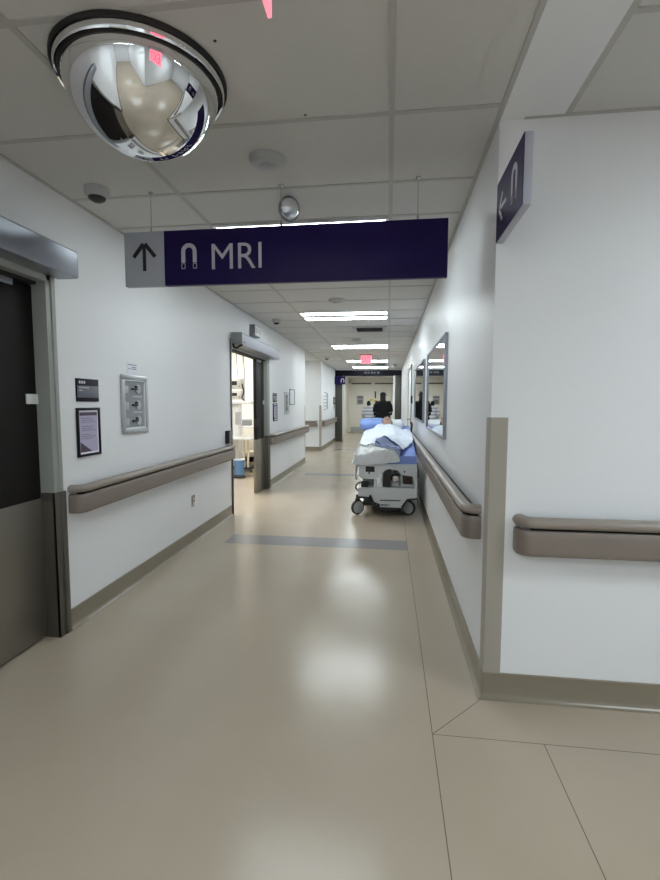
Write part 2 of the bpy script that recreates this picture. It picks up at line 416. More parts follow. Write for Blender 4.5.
# ------------------------------------------------------------------ sliding door operators (header boxes)
def operator(y0, y1, label, near_open):
    t = thing('door_operator', label, 'door operator', (XL, (y0+y1)/2, 2.09))
    x1 = -1.772; z0, z1 = 2.088, 2.238
    pr = [(XL+.013, z0), (x1, z0), (x1+.004, z0+.01), (x1+.004, z1-.010), (x1-.006, z1), (XL+.001, z1), (XL+.001, z0+.09), (XL+.013, z0+.08)]
    mb = MB(); mb.prism(pr, lambda a, b, t_: (a, y0+.004+t_, b), y1-y0-.008); obj('cover', mb, M['hdr'], t)
    for y in (y0, y1-.006):
        mb = MB(); mb.prism(pr, lambda a, b, t_: (a, y+t_, b), .006); obj('end_cap', mb, M['hdrend'], t)
    return t
operator(.55, 2.506, 'long brushed metal door operator box above the near dark sliding door at left', False)
op2 = operator(5.50, 7.46, 'grey metal door operator box above the half open sliding door', True)
mb = MB(); mb.tube([(-1.885, 5.498, 2.10), (-1.87, 5.49, 2.055), (-1.84, 5.49, 2.045), (-1.80, 5.495, 2.07), (-1.77, 5.51, 2.087)], .014); obj('cable', mb, M['black'], op2)
mb = MB(); mb.box(-1.769, 5.56, 2.118, -1.766, 5.62, 2.134, .001); obj('badge', mb, M['black'], op2)

# ------------------------------------------------------------------ handrails
def arc_end(p, d, n, off, r):
    """plan points turning from the wall outwards: p start on wall, d travel dir, n outward"""
    return [(p[0]+d[0]*(r-r*math.cos(a))+n[0]*(off-r+r*math.sin(a)), p[1]+d[1]*(r-r*math.cos(a))+n[1]*(off-r+r*math.sin(a))) for a in [PI/2*k/6 for k in range(7)]]

def handrail(p0, p1, n, label, cat='handrail', ends=(True, True)):
    """p0,p1: plan ends on the wall, n: outward wall normal. Bumper fascia below, rounded grip above, dark gap and brackets between."""
    p0 = Vector(p0); p1 = Vector(p1); n = Vector(n); d = (p1-p0).normalized(); L = (p1-p0).length
    t = thing('handrail', label, cat, (p0.x, p0.y, 0), 'wall handrails')
    off = .084; r = .055; rev = d.x*n.y-d.y*n.x > 0     # sweep's "right" must be outward for the fascia thickness sign
    path = []
    if ends[0]: path += [tuple(p0)] + arc_end(p0, d, n, off, r)
    else: path += [tuple(p0+n*off)]
    if ends[1]: path += list(reversed(arc_end(p1, -d, n, off, r))) + [tuple(p1)]
    else: path += [tuple(p1+n*off)]
    s = -1 if rev else 1
    th = .018
    fas = [(0, .712), (s*.004, .716), (s*.006, .730), (s*.006, .800), (s*.004, .818), (0, .825), (-s*th, .825), (-s*th, .712)]
    mb = MB(); mb.sweep(path, fas); obj('bumper', mb, M['rail'], t, sharp=50)
    # grip: rounded bullnose tube, its end curling to the wall
    og = .066; rg = .032
    gp = []
    if ends[0]: gp += [tuple(p0+d*.02)] + arc_end(p0+d*.02, d, n, og, .05)
    else: gp += [tuple(p0+n*og)]
    if ends[1]: gp += list(reversed(arc_end(p1-d*.02, -d, n, og, .05))) + [tuple(p1-d*.02)]
    else: gp += [tuple(p1+n*og)]
    prof = []
    for k in range(14):
        a = 2*PI*k/14; prof.append((s*.032*math.cos(a), .858+.025*math.sin(a)))
    mb = MB(); mb.sweep(gp, prof); obj('grip', mb, M['railgrip'], t, sharp=60)
    mb = MB()
    a = p0+d*.07; b = p1-d*.07
    q = [a, b, b+n*.058, a+n*.058]
    bm = bmesh.new(); lo = [bm.verts.new((v.x, v.y, .735)) for v in q]; hi = [bm.verts.new((v.x, v.y, .842)) for v in q]
    bm.faces.new(lo); bm.faces.new(hi)
    for k in range(4): bm.faces.new((lo[k], lo[(k+1) % 4], hi[(k+1) % 4], hi[k]))
    bmesh.ops.recalc_face_normals(bm, faces=bm.faces); mb.add(bm)
    obj('retainer', mb, M['darkgap'], t)
    return t
handrail((XL, 2.535), (XL, 5.385), (1, 0), 'long taupe handrail on the left wall between the two sliding doors')
handrail((XL, 7.30), (XL, 10.62), (1, 0), 'taupe handrail on the left wall just past the half open sliding door')
handrail((-2.75, 13.15), (-2.02, 13.15), (0, -1), 'short taupe handrail on the cream recess wall facing the viewer')
handrail((XL, 13.27), (XL, 16.60), (1, 0), 'taupe handrail on the far left wall near the purple magnet sign')
handrail((XR, 9.15), (XR, YC+.155), (-1, 0), 'taupe handrail along the right corridor wall under the two mirrors')
handrail((XR+.118, YC), (4.6, YC), (0, -1), 'taupe handrail on the white wall facing the viewer at the right edge')

# ------------------------------------------------------------------ corner guards
def guard(x, y, sx, sy, label, z1=1.318, w=.07, z0=.123):
    """L-shaped guard on the corner at x,y; wings run along sx (on the face y) and sy (on the face x)"""
    t = .004
    mb = MB()
    P = [(-sx*t, -sy*t), (sx*w, -sy*t), (sx*w, 0), (0, 0), (0, sy*w), (-sx*t, sy*w)]
    bm = bmesh.new(); lo = [bm.verts.new((x+a, y+b, z0)) for a, b in P]; hi = [bm.verts.new((x+a, y+b, z1)) for a, b in P]
    bm.faces.new(lo); bm.faces.new(hi)
    for k in range(6): bm.faces.new((lo[k], lo[(k+1) % 6], hi[(k+1) % 6], hi[k]))
    bmesh.ops.recalc_face_normals(bm, faces=bm.faces)
    es = [e for e in bm.edges if abs(e.verts[0].co.z-e.verts[1].co.z) > .5 and abs(e.verts[0].co.x-(x-sx*t)) < 1e-5 and abs(e.verts[0].co.y-(y-sy*t)) < 1e-5]
    bmesh.ops.bevel(bm, geom=es, offset=.006, segments=3, affect='EDGES', profile=.5)
    mb.add(bm)
    o = obj('corner_guard', mb, M['guard'], origin=(x, y, z0)); tag(o, label, 'corner guard', 'corner guards')
    return o
guard(XR, YC, 1, 1, 'tall beige corner guard on the near right wall corner', w=.074)
guard(XL, 10.56, -1, -1, 'thin beige corner guard at the end of the left wall before the recess', w=.06)
guard(XL, 13.15, -1, 1, 'beige corner guard on the outer corner of the cream recess', w=.06)

# ------------------------------------------------------------------ ceiling lights
def troffer(x, y, label, lens='lens', vert=False, z=H):
    t = thing('ceiling_light', label, 'ceiling light', (x, y, z), 'recessed ceiling lights')
    hx, hy = (.60, .295) if not vert else (.295, .60)
    zb = z-.014
    mb = MB(); w = .022
    mb.box(x-hx, y-hy, zb, x+hx, y-hy+w, z-.0005, .002); mb.box(x-hx, y+hy-w, zb, x+hx, y+hy, z-.0005, .002)
    mb.box(x-hx, y-hy+w, zb, x-hx+w, y+hy-w, z-.0005, .002); mb.box(x+hx-w, y-hy+w, zb, x+hx, y+hy-w, z-.0005, .002)
    obj('frame', mb, M['lightframe'], t)
    mb = MB()
    if not vert: mb.box(x-hx+w, y-.085, zb+.002, x+hx-w, y+.085, z-.001, .003)
    else: mb.box(x-.085, y-hy+w, zb+.002, x+.085, y+hy-w, z-.001, .003)
    obj('reflector', mb, M['reflector'], t)
    for s in (-1, 1):
        mb = MB()
        a, b = sorted((s*.087, s*(.295-w-.002)))
        if not vert: mb.box(x-hx+w+.002, y+a, zb+.004, x+hx-w-.002, y+b, z-.001, .003)
        else: mb.box(x+a, y-hy+w+.002, zb+.004, x+b, y+hy-w-.002, z-.001, .003)
        obj('diffuser', mb, M[lens], t)
    return t
troffer(-.612, 3.425, 'bright ceiling light just behind the hanging sign', 'lensdim')
troffer(-.612, 6.475, 'largest bright ceiling light visible under the hanging sign')
troffer(-.612, 9.98, 'second bright ceiling light below the hanging sign')
troffer(-.612, 13.40, 'bright ceiling light crossed by the far red exit sign')
troffer(-.612, 15.70, 'farthest bright ceiling light before the navy portal header')
troffer(-.612, -1.0, 'ceiling light behind the viewer in the near corridor', 'lensnear')
troffer(-.612, -4.1, 'ceiling light behind the viewer at the rear of the corridor')
troffer(2.56, .72, 'ceiling light out of frame in the side corridor at right', 'lensnear')
troffer(-.75, 19.5, 'ceiling light hidden in the vestibule past the portal', 'lensfar')
troffer(-2.75, 6.6, 'ceiling light in the bright room inside the half open door', 'lensroom', True)
troffer(-3.6, 9.2, 'ceiling light at the back of the bright equipment room', 'lensroom', True)
troffer(-3.1, 11.9, 'ceiling light out of sight in the left recess corridor')

# ------------------------------------------------------------------ ceiling devices
def dome_camera(x, y, r, label):
    t = thing('dome_camera', label, 'camera', (x, y, H), 'small dome cameras')
    mb = MB(); mb.lathe([(0, 0), (r, 0), (r, -.03), (r*.92, -.045), (r*.74, -.052), (0, -.052)], (x, y, H)); obj('housing', mb, M['lightgrey'], t)
    mb = MB(); mb.lathe([(r*.72, -.051), (r*.66, -.062), (r*.4, -.074), (0, -.078)], (x, y, H)); obj('dome', mb, M['black'], t)
dome_camera(-1.655, 2.535, .066, 'small grey dome camera on the ceiling by the left wall, left of the sign')
dome_camera(-1.625, 6.66, .062, 'small dark dome camera on the ceiling above the half open sliding door')
dome_camera(-1.62, 12.2, .062, 'tiny dark dome camera on the far ceiling over the left recess')
dome_camera(.20, 14.6, .062, 'tiny dark dome camera on the far ceiling near the right wall')

def detector(x, y, r, label, dark=False):
    t = thing('ceiling_speaker', label, 'smoke detector', (x, y, H), 'round ceiling discs')
    mb = MB(); mb.lathe([(0, 0), (r, 0), (r, -.012), (r*.96, -.02), (r*.8, -.03), (r*.55, -.036), (0, -.038)], (x, y, H)); obj('cover', mb, M['lightgrey'], t)
    mb = MB(); mb.lathe([(r*.45, -.0355), (r*.45, -.041), (r*.38, -.043), (0, -.044)], (x, y, H)); obj('cap', mb, M['lightgrey'], t)
    return t
detector(-.612, 2.34, .088, 'round pale grey ceiling disc right of the big convex mirror')
detector(-.614, 5.50, .10, 'flat round ceiling disc just under the lower edge of the hanging sign')
detector(-.614, 8.85, .085, 'small round ceiling disc behind the ceiling air vent')

# ceiling air vents
def vent(x0, x1, y0, y1, label):
    t = thing('air_vent', label, 'air vent', ((x0+x1)/2, (y0+y1)/2, H), 'ceiling air vents')
    w = .065; z0 = H-.012
    mb = MB(); mb.box(x0, y0, z0, x1, y0+w, H-.0005, .002); mb.box(x0, y1-w, z0, x1, y1, H-.0005, .002)
    mb.box(x0, y0+w, z0, x0+w, y1-w, H-.0005, .002); mb.box(x1-w, y0+w, z0, x1, y1-w, H-.0005, .002); obj('frame', mb, M['lightgrey'], t)
    mb = MB(); mb.box(x0+w, y0+w, H-.004, x1-w, y1-w, H-.0005); obj('duct_opening', mb, M['darkgap'], t)
    n = 9
    for k in range(n):
        y = y0+w+(k+.5)*(y1-y0-2*w)/n
        mb = MB(); mb.prism([(-.014, 0), (-.012, -.001), (.010, .007), (.008, .008)], lambda a, b, tt: (x0+w+.001+tt, y+a, z0+.001+b), x1-x0-2*w-.002); obj('slat', mb, M['midgrey'], t)
vent(-.59, -.04, 7.42, 7.98, 'square louvred air vent on the ceiling behind the largest corridor light')
vent(-.45, -.04, 14.3, 14.9, 'dark air vent on the far ceiling near the red exit sign')

# ------------------------------------------------------------------ big convex ceiling mirror
cm = thing('convex_mirror', 'large round chrome convex dome mirror on the ceiling at upper left', 'mirror', (-.925, 1.727, H))
c = (-.925, 1.727, H)
mb = MB(); mb.lathe([(0, 0), (.303, 0), (.307, -.004), (.307, -.014), (.304, -.019), (.300, -.020), (.298, -.016), (.298, -.012), (0, -.012)], c, seg=64); obj('rubber_rim', mb, M['rubber'], cm)
mb = MB(); mb.lathe([(.297, -.012), (.296, -.036), (.291, -.044), (.284, -.040), (.284, -.014)], c, seg=64); obj('metal_ring', mb, M['chrome'], cm)
mb = MB(); mb.lathe([(.283, -.036), (.282, -.046), (.279, -.048), (.271, -.046)], c, seg=64); obj('gasket', mb, M['rubber'], cm)
a, dp = .276, .232; R = (a*a+dp*dp)/(2*dp); z0 = .040
prof = []
th0 = math.asin(a/R)
for k in range(25):
    th = th0*(1-k/24); prof.append((R*math.sin(th) if k < 24 else 0, -(z0+dp-R+R*math.cos(th))))
mb = MB(); mb.lathe(prof, c, seg=72); obj('mirror_dome', mb, M['chrome'], cm, sharp=80)

# small dome mirror hanging on its side behind the sign
sm = thing('small_dome_mirror', 'small shiny tilted dome mirror on the ceiling behind the hanging sign', 'mirror', (-.60, 2.78, H))
ax = Vector((.66, -.72, -.22)).normalized(); cc = Vector((-.592, 2.76, 2.518))
mb = MB(); mb.lathe([(0, -.006), (.066, -.006), (.070, -.002), (.070, .004), (.064, .006), (.060, .003), (0, .003)], cc, ax, 40); obj('rim', mb, M['midgrey'], sm)
mb = MB(); mb.lathe([(.060*math.cos(PI/2*k/8), .003+.034*math.sin(PI/2*k/8)) for k in range(9)], cc, ax, 40); obj('mirror_dome', mb, M['clearplastic'], sm)
mb = MB(); mb.cyl(cc-ax*.004, (cc.x-.02, cc.y+.03, H), .010); mb.lathe([(0, 0), (.026, 0), (.026, -.006), (0, -.008)], (cc.x-.02, cc.y+.03, H)); obj('bracket', mb, M['midgrey'], sm)

# tiny holes left in the ceiling tiles
for x, y, lab in ((-.592, 1.59, 'small dark hole in the ceiling tile right of the convex mirror'), (-.362, 2.02, 'small dark hole at the ceiling bar above the round ceiling disc')):
    mb = MB(); mb.lathe([(0, 0), (.006, 0), (.005, -.0015), (0, -.001)], (x, y, H-.0001), seg=12); tag(obj('ceiling_plug', mb, M['black'], origin=(x, y, H)), lab, 'plug')

# ------------------------------------------------------------------ hanging MRI sign
def magnet_poly(n=14, ri=.32, ro=.62, leg=.62):
    """outline of the red-tip horseshoe: body and two tips in unit box"""
    out = [(ro*math.cos(a), ro*math.sin(a)) for a in [PI*k/n for k in range(n+1)]]
    inn = [(ri*math.cos(a), ri*math.sin(a)) for a in [PI*(n-k)/n for k in range(n+1)]]
    return out+[(-ro, -leg), (-ri, -leg)]+inn[0:]+[(ri, -leg), (ro, -leg)]

def magnet(parent, fn, w, h):
    """horseshoe magnet drawn on a sign: solid arch, outlined tips. fn(u,v,out)"""
    ro, ri = w/2, w/2*.50; top = h/2-ro; leg = -h/2+h*.24; n = 14
    mb = MB()
    pts = []
    arcs = [PI*k/n for k in range(n+1)]
    ring = [((ro*math.cos(a), top+ro*math.sin(a)), (ri*math.cos(a), top+ri*math.sin(a))) for a in arcs]
    ring = [((ro, leg), (ri, leg))]+ring+[((-ro, leg), (-ri, leg))]
    bm = bmesh.new(); V = []
    for o_, i_ in ring: V.append([bm.verts.new(fn(*o_, .0002)), bm.verts.new(fn(*o_, .0022)), bm.verts.new(fn(*i_, .0022)), bm.verts.new(fn(*i_, .0002))])
    for A, B in zip(V, V[1:]):
        for k in range(4): bm.faces.new((A[k], A[(k+1) % 4], B[(k+1) % 4], B[k]))
    bm.faces.new(V[0]); bm.faces.new(V[-1]); bmesh.ops.recalc_face_normals(bm, faces=bm.faces); mb.add(bm)
    g = w*.035
    for s in (-1, 1):       # outlined pole tips
        a, b = sorted((s*ri, s*ro)); lo, hi = -h/2, leg-h*.03
        for (u0, u1, v0, v1) in ((a, a+g, lo, hi), (b-g, b, lo, hi), (a, b, lo, lo+g), (a, b, hi-g, hi)):
            mb.prism([(u0, v0), (u1, v0), (u1, v1), (u0, v1)], lambda p, q, t_: fn(p, q, .0002+t_), .002)
    return obj('magnet_symbol', mb, M['signtext'], parent)

def stroke(mb, p, q, w, fn, d=.002):
    p = Vector(p); q = Vector(q); e = (q-p).normalized(); n = Vector((-e.y, e.x))*w/2
    mb.prism([tuple(p-n), tuple(q-n), tuple(q+n), tuple(p+n)], lambda a, b, t_: fn(a, b, .0002+t_), d)

ys = 2.605; ye = 2.64
hs = thing('hanging_sign', 'long dark purple hanging sign reading MRI with an up arrow', 'sign', (-.617, 2.62, 2.06))
mb = MB(); mb.box(-1.296, ys, 2.060, .307, ye, 2.368, .0015); obj('purple_panel', mb, M['navy'], hs)
mb = MB(); mb.box(-1.541, ys, 2.060, -1.297, ye, 2.368, .0015); o = obj('grey_panel', mb, M['signgrey'], hs)
F = lambda u, v, o_: (u, ys-o_, v)
mb = MB(); cx = -1.418
stroke(mb, (cx, 2.146), (cx, 2.290), .020, F)
for s in (-1, 1): stroke(mb, (cx+s*.005, 2.300), (cx+s*.066, 2.225), .022, F, .0021)
obj('arrow', mb, M['black'], hs)
magnet(hs, lambda u, v, o_: F(-1.146+u, 2.222+v, o_), .092, .142)
place_text('lettering', 'MRI', -1.010, -.718, 2.143, 2.283, F, M['signtext'], hs, bold=-.004)
for x in (-1.379, -.608, .146):
    mb = MB(); mb.cyl((x, 2.622, 2.366), (x, 2.622, H-.004), .0022, seg=8); mb.cyl((x, 2.622, 2.366), (x, 2.622, 2.392), .007, seg=12); mb.lathe([(0, 0), (.014, 0), (.014, -.006), (.006, -.014), (0, -.014)], (x, 2.622, H), seg=16)
    obj('suspension_cable', mb, M['steel'], hs)

# ------------------------------------------------------------------ blade signs with magnet
bs = thing('blade_sign', 'purple blade sign with magnet and left arrow high on the near right wall corner', 'sign', (XR+.015, YC, 2.2))
x0, x1, y0, y1, z0, z1 = .4600, .4890, 1.75, YC-.001, 2.077, 2.322
mb = MB(); mb.box(x0, y0, z0, x1, y1, z1, .001); obj('sign_core', mb, M['signedge'], bs)
mb = MB(); mb.box(x0-.0025, y0+.001, z0+.001, x0, y1-.001, z1-.001); obj('face_panel', mb, M['navy'], bs)
F2 = lambda u, v, o_: (x0-.0025-o_, y1-.175-u, z1-.123+v)       # u grows to the reader's right = towards the camera
magnet(bs, lambda u, v, o_: F2(.112+u, .006+v, o_), .080, .135)
mb = MB(); stroke(mb, (-.118, -.004), (-.010, -.004), .014, F2)
for s in (-1, 1): stroke(mb, (-.122, -.004-s*.004), (-.068, -.004+s*.054), .014, F2, .0021)
obj('arrow', mb, M['signtext'], bs)

fb = thing('blade_sign', 'small far purple magnet sign jutting from the left wall before the portal', 'sign', (-1.72, 16.5, 2.2))
mb = MB(); mb.box(XL+.001, 16.48, 2.05, -1.53, 16.51, 2.335, .001); obj('face_panel', mb, M['navy'], fb)
F3 = lambda u, v, o_: (-1.625+u, 16.48-o_, 2.19+v)
magnet(fb, lambda u, v, o_: F3(u, v-.01, o_), .13, .17)

# ------------------------------------------------------------------ exit signs
def exit_sign(c, along, w, h, label):
    """edge-lit panel with red EXIT letters; along = unit plan direction of its width"""
    t = thing('exit_sign', label, 'exit sign', (c[0], c[1], H), 'red exit signs')
    a = Vector((*along, 0)); n = Vector((a.y, -a.x, 0)); c = Vector(c)
    def slab(u0, u1, v0, v1, th):
        mb = MB(); mb.prism([(u0, v0), (u1, v0), (u1, v1), (u0, v1)], lambda p, q, t_: tuple(c+a*p+Vector((0, 0, q))+n*(t_-th/2)), th); return mb
    obj('panel', slab(-w/2, w/2, -h/2, h/2, .010), M['exitface'], t)
    top = H-c.z
    obj('canopy', slab(-w/2, w/2, h/2, top, .05), M['alu'], t)
    for s in (-1, 1):
        fn = lambda u, v, o_: tuple(c+a*(u*s)+Vector((0, 0, v))+n*(s*(.0052+o_)))
        place_text('lettering', 'EXIT', -w*.40, w*.40, -h*.34, h*.34, fn, M['exitred'], t, bold=.01)
    return t
exit_sign((-.302, 1.193-.155, 2.435), (0, 1), .31, .21, 'red lit exit sign hanging edge-on at the top edge of the view')
exit_sign((-.555, 11.6, 2.462), (1, 0), .27, .195, 'red lit exit sign hanging far down the corridor ceiling')

# ------------------------------------------------------------------ wall signs, frames, cabinets on the left wall (x = XL, facing +x)
def slabx(x0, x1, y0, y1, z0, z1, bev=.001):
    mb = MB(); mb.box(x0, y0, z0, x1, y1, z1, bev); return mb
def room_sign(y0, y1, z0, z1, label):
    t = thing('room_sign', label, 'room sign', (XL, (y0+y1)/2, z0), 'dark room number signs')
    h = z1-z0; w = y1-y0
    obj('backing', slabx(XL, XL+.008, y0, y1, z0, z1), M['navydark'], t)
    obj('insert', slabx(XL+.008, XL+.010, y0+.004, y1-.004, z0+h*.17, z0+h*.69, .0005), M['plategrey'], t)
    mb = MB()      # worn lettering: a short room number and two lines
    for k in range(3): mb.box(XL+.008, y0+w*(.10+.10*k), z0+h*.78, XL+.0092, y0+w*(.175+.10*k), z0+h*.90)
    obj('number_marks', mb, M['signtext'], t)
    mb = MB()
    for v, ln in ((.58, .52), (.46, .24)):
        u = .09
        while u < ln:
            e = u+random.uniform(.05, .11); mb.box(XL+.010, y0+w*u, z0+h*v, XL+.0108, y0+w*min(e, ln+.06), z0+h*(v+.055)); u = e+.02
    obj('text_marks', mb, M['lightgrey'], t)
room_sign(2.635, 2.853, 1.388, 1.531, 'dark navy room number sign above the black framed notice at near left')
room_sign(7.53, 7.79, 1.395, 1.547, 'small dark room sign past the half open sliding door')

def notice(y0, y1, z0, z1, label, near=True):
    t = thing('framed_notice', label, 'notice', (XL, (y0+y1)/2, z0), 'framed notices by doors')
    f = .016; h = z1-z0; w = y1-y0
    mb = MB()
    mb.box(XL, y0, z0, XL+.014, y1, z0+f, .002); mb.box(XL, y0, z1-f, XL+.014, y1, z1, .002)
    mb.box(XL, y0, z0+f, XL+.014, y0+f, z1-f, .002); mb.box(XL, y1-f, z0+f, XL+.014, y1, z1-f, .002)
    obj('frame', mb, M['navydark'], t)
    p = obj('paper', slabx(XL, XL+.006, y0+f, y1-f, z0+f, z1-f, 0), M['paper'], t)
    obj('tinted_page', slabx(XL+.006, XL+.0066, y0+f+.012, y1-f-.012, z0+f+.012, z1-f-.012, 0), M['paperlav'], p)
    mb = MB(); X = XL+.0066
    mb.box(X, y0+f+.012, z0+h*.84, X+.0006, y1-f-.012, z1-f-.012)
    obj('banner', mb, M['inkdark'], p); mb = MB()
    mb.prism([(y0+f+.012, z0+f+.012), (y1-f-.07, z0+f+.012), (y0+f+.012, z0+h*.30)], lambda a, b, t_: (X+t_, a, b), .0006)
    obj('corner_wedge', mb, M['inkdark'], p)
    mb = MB()
    for k in range(11):
        z = z0+h*(.78-.042*k)
        if k in (3, 7): continue
        mb.box(X, y0+f+.026, z, X+.0006, y0+f+.026+(w-2*f-.052)*random.uniform(.6, 1), z+.004)
    obj('text_lines', mb, M['ink'], p)
notice(2.626, 2.853, 1.040, 1.348, 'black framed lavender notice below the near dark room sign')
notice(7.53, 7.80, 1.075, 1.375, 'narrow framed notice below the small room sign past the sliding door')

def valve_box(y0, y1, z0, z1, label):
    t = thing('valve_cabinet', label, 'cabinet', (XL, (y0+y1)/2, z0), 'recessed medical gas valve cabinets')
    f = .034; mb = MB()
    for (a, b, c_, d) in ((y0, y1, z0, z0+f), (y0, y1, z1-f, z1), (y0, y0+f, z0+f, z1-f), (y1-f, y1, z0+f, z1-f)):
        mb.box(XL, a, c_, XL+.020, b, d, .006)
    obj('frame', mb, M['alu'], t)
    mb = MB(); g = .010
    for (a, b, c_, d) in ((y0+f, y1-f, z0+f, z0+f+g), (y0+f, y1-f, z1-f-g, z1-f), (y0+f, y0+f+g, z0+f, z1-f), (y1-f-g, y1-f, z0+f, z1-f)):
        mb.box(XL, a, c_, XL+.013, b, d, .002)
    obj('inner_rim', mb, M['white'], t)
    obj('back_panel', slabx(XL, XL+.003, y0+f+g, y1-f-g, z0+f+g, z1-f-g, 0), M['backgrey'], t)
    h = z1-z0; w = y1-y0
    for k in range(3):
        zc = z0+h*(.215+.275*k); yc = y0+w*.56
        mb = MB(); mb.lathe([(0, 0), (.034, 0), (.036, .005), (.032, .009), (0, .009)], (XL+.003, yc+.03, zc), (1, 0, 0), 24); gg = obj('gauge', mb, M['lightgrey'], t)
        mb = MB(); mb.box(XL+.004, yc-.012, zc-.010, XL+.014, yc+.020, zc+.026, .004); mb.box(XL+.006, yc-.062, zc-.007, XL+.016, yc+.004, zc+.007, .003); obj('valve_handle', mb, M['black'], gg)
        mb = MB(); mb.box(XL+.003, y0+f+g+.004, zc-.035, XL+.008, y0+f+g+.055, zc+.02, .003); obj('tag', mb, M['lightgrey'], t)
        mb = MB(); mb.box(XL+.003, yc-.04, zc+.058, XL+.004, yc+.09, zc+.070); obj('label_strip', mb, M['lightgrey'], t)
valve_box(3.112, 3.467, 1.152, 1.585, 'silver framed valve cabinet with three black handles on the near left wall')
valve_box(8.38, 8.75, 1.172, 1.590, 'distant silver valve cabinet left of the empty picture frame')

t = thing('paper_label', 'small white paper label stuck above the near silver valve cabinet', 'label', (XL, 3.29, 1.61))
obj('paper', slabx(XL, XL+.0012, 3.213, 3.362, 1.598, 1.682, 0), M['paper'], t)
mb = MB()
for z, a, b in ((1.660, 3.225, 3.34), (1.630, 3.225, 3.25), (1.630, 3.262, 3.335), (1.642, 3.27, 3.33)): mb.box(XL+.0012, a, z, XL+.0016, b, z+.006)
obj('print_marks', mb, M['ink'], t)

pf = thing('picture_frame', 'thin framed blank white sheet right of the distant valve cabinet', 'frame', (XL, 9.07, 1.34))
mb = MB(); f = .018
for (a, b, c_, d) in ((8.83, 9.31, 1.345, 1.345+f), (8.83, 9.31, 1.655-f, 1.655), (8.83, 8.83+f, 1.345+f, 1.655-f), (9.31-f, 9.31, 1.345+f, 1.655-f)): mb.box(XL, a, c_, XL+.014, b, d, .002)
obj('frame', mb, M['midgrey'], pf)
obj('sheet', slabx(XL, XL+.006, 8.83+f, 9.31-f, 1.345+f, 1.655-f, 0), M['paper'], pf)

# power outlet
t = thing('power_outlet', 'grey metal power outlet plate low on the near left wall', 'outlet', (XL, 4.305, .35))
obj('cover_plate', slabx(XL, XL+.005, 4.268, 4.345, .352, .472, .002), M['steel'], t)
for z in (.385, .438):
    mb = MB(); mb.lathe([(0, .005), (.017, .005), (.017, .009), (0, .009)], (XL, 4.306, z), (1, 0, 0), 20); s = obj('socket', mb, M['lightgrey'], t)
    mb = MB(); mb.box(XL+.009, 4.298, z-.003, XL+.0095, 4.301, z+.008); mb.box(XL+.009, 4.311, z-.003, XL+.0095, 4.314, z+.008); obj('slots', mb, M['black'], s)

# door push switch box
t = thing('door_switch', 'black door switch box just left of the half open sliding door, above the rail end', 'switch', (XL, 5.30, .89))
obj('box', slabx(XL, XL+.050, 5.245, 5.345, .900, 1.052, .003), M['black'], t)
obj('push_plate', slabx(XL+.050, XL+.055, 5.252, 5.338, .908, 1.044, .002), M['midgrey'], t)

# emergency light above door 2
t = thing('light_box', 'small grey wall light box above the half open sliding door operator', 'light', (XL, 6.5, 2.30))
obj('housing', slabx(XL, XL+.075, 6.27, 6.54, 2.305, 2.462, .006), M['midgrey'], t)
obj('front_lens', slabx(XL+.075, XL+.082, 6.285, 6.525, 2.318, 2.449, .003), M['white'], t)
for y in (6.345, 6.465):
    mb = MB(); mb.lathe([(0, .082), (.042, .082), (.046, .087), (.042, .093), (0, .09)], (XL, y, 2.384), (1, 0, 0), 20); obj('lamp_head', mb, M['offwhite'], t)

# far left wall: clear chart holder and wall phone
t = thing('chart_holder', 'pale chart with grey lines on the far left wall before the portal', 'chart', (XL, 14.1, 1.1))
obj('backing', slabx(XL, XL+.012, 13.55, 14.62, 1.12, 1.80, .003), M['paper'], t)
mb = MB()
for k in range(6): mb.box(XL+.012, 13.62+.03*(k % 2), 1.18+.1*k, XL+.013, 14.1+.08*(k % 3), 1.21+.1*k)
mb.box(XL+.012, 14.2, 1.2, XL+.013, 14.55, 1.7); obj('printed_lines', mb, M['backgrey'], t)
t = thing('wall_phone', 'thin dark wall phone on the far left wall beside the portal', 'phone', (XL, 16.1, 1.3))
obj('base', slabx(XL, XL+.05, 16.02, 16.16, 1.34, 1.60, .01), M['midgrey'], t)
mb = MB(); mb.tube([(XL+.06, 16.06, 1.57), (XL+.085, 16.06, 1.53), (XL+.085, 16.06, 1.41), (XL+.06, 16.06, 1.37)], [.022, .018, .018, .022]); obj('handset', mb, M['black'], t)
mb = MB(); mb.tube([(XL+.06, 16.06, 1.37), (XL+.03, 16.07, 1.20), (XL+.03, 16.10, 1.12), (XL+.02, 16.13, 1.22), (XL+.03, 16.13, 1.34)], .006); obj('cord', mb, M['black'], t)

# ------------------------------------------------------------------ right wall: two framed mirrors, door, card
def wall_mirror(y0, y1, z0, z1, label):
    t = thing('wall_mirror', label, 'mirror', (XR, (y0+y1)/2, z0), 'framed mirrors on the right wall')
    f = .018; x0, x1 = XR-.028, XR; mb = MB()
    for (a, b, c_, d) in ((y0, y1, z0, z0+f), (y0, y1, z1-f, z1), (y0, y0+f, z0+f, z1-f), (y1-f, y1, z0+f, z1-f)): mb.box(x0, a, c_, x1, b, d, .002)
    obj('frame', mb, M['hdr'], t)
    obj('glass', slabx(XR-.016, XR, y0+f, y1-f, z0+f, z1-f, 0), M['mirrorgl'], t)
wall_mirror(3.74, 5.42, 1.095, 1.935, 'larger framed mirror nearest the viewer on the right corridor wall')
wall_mirror(5.98, 7.95, 1.13, 1.94, 'second framed mirror farther along the right corridor wall')

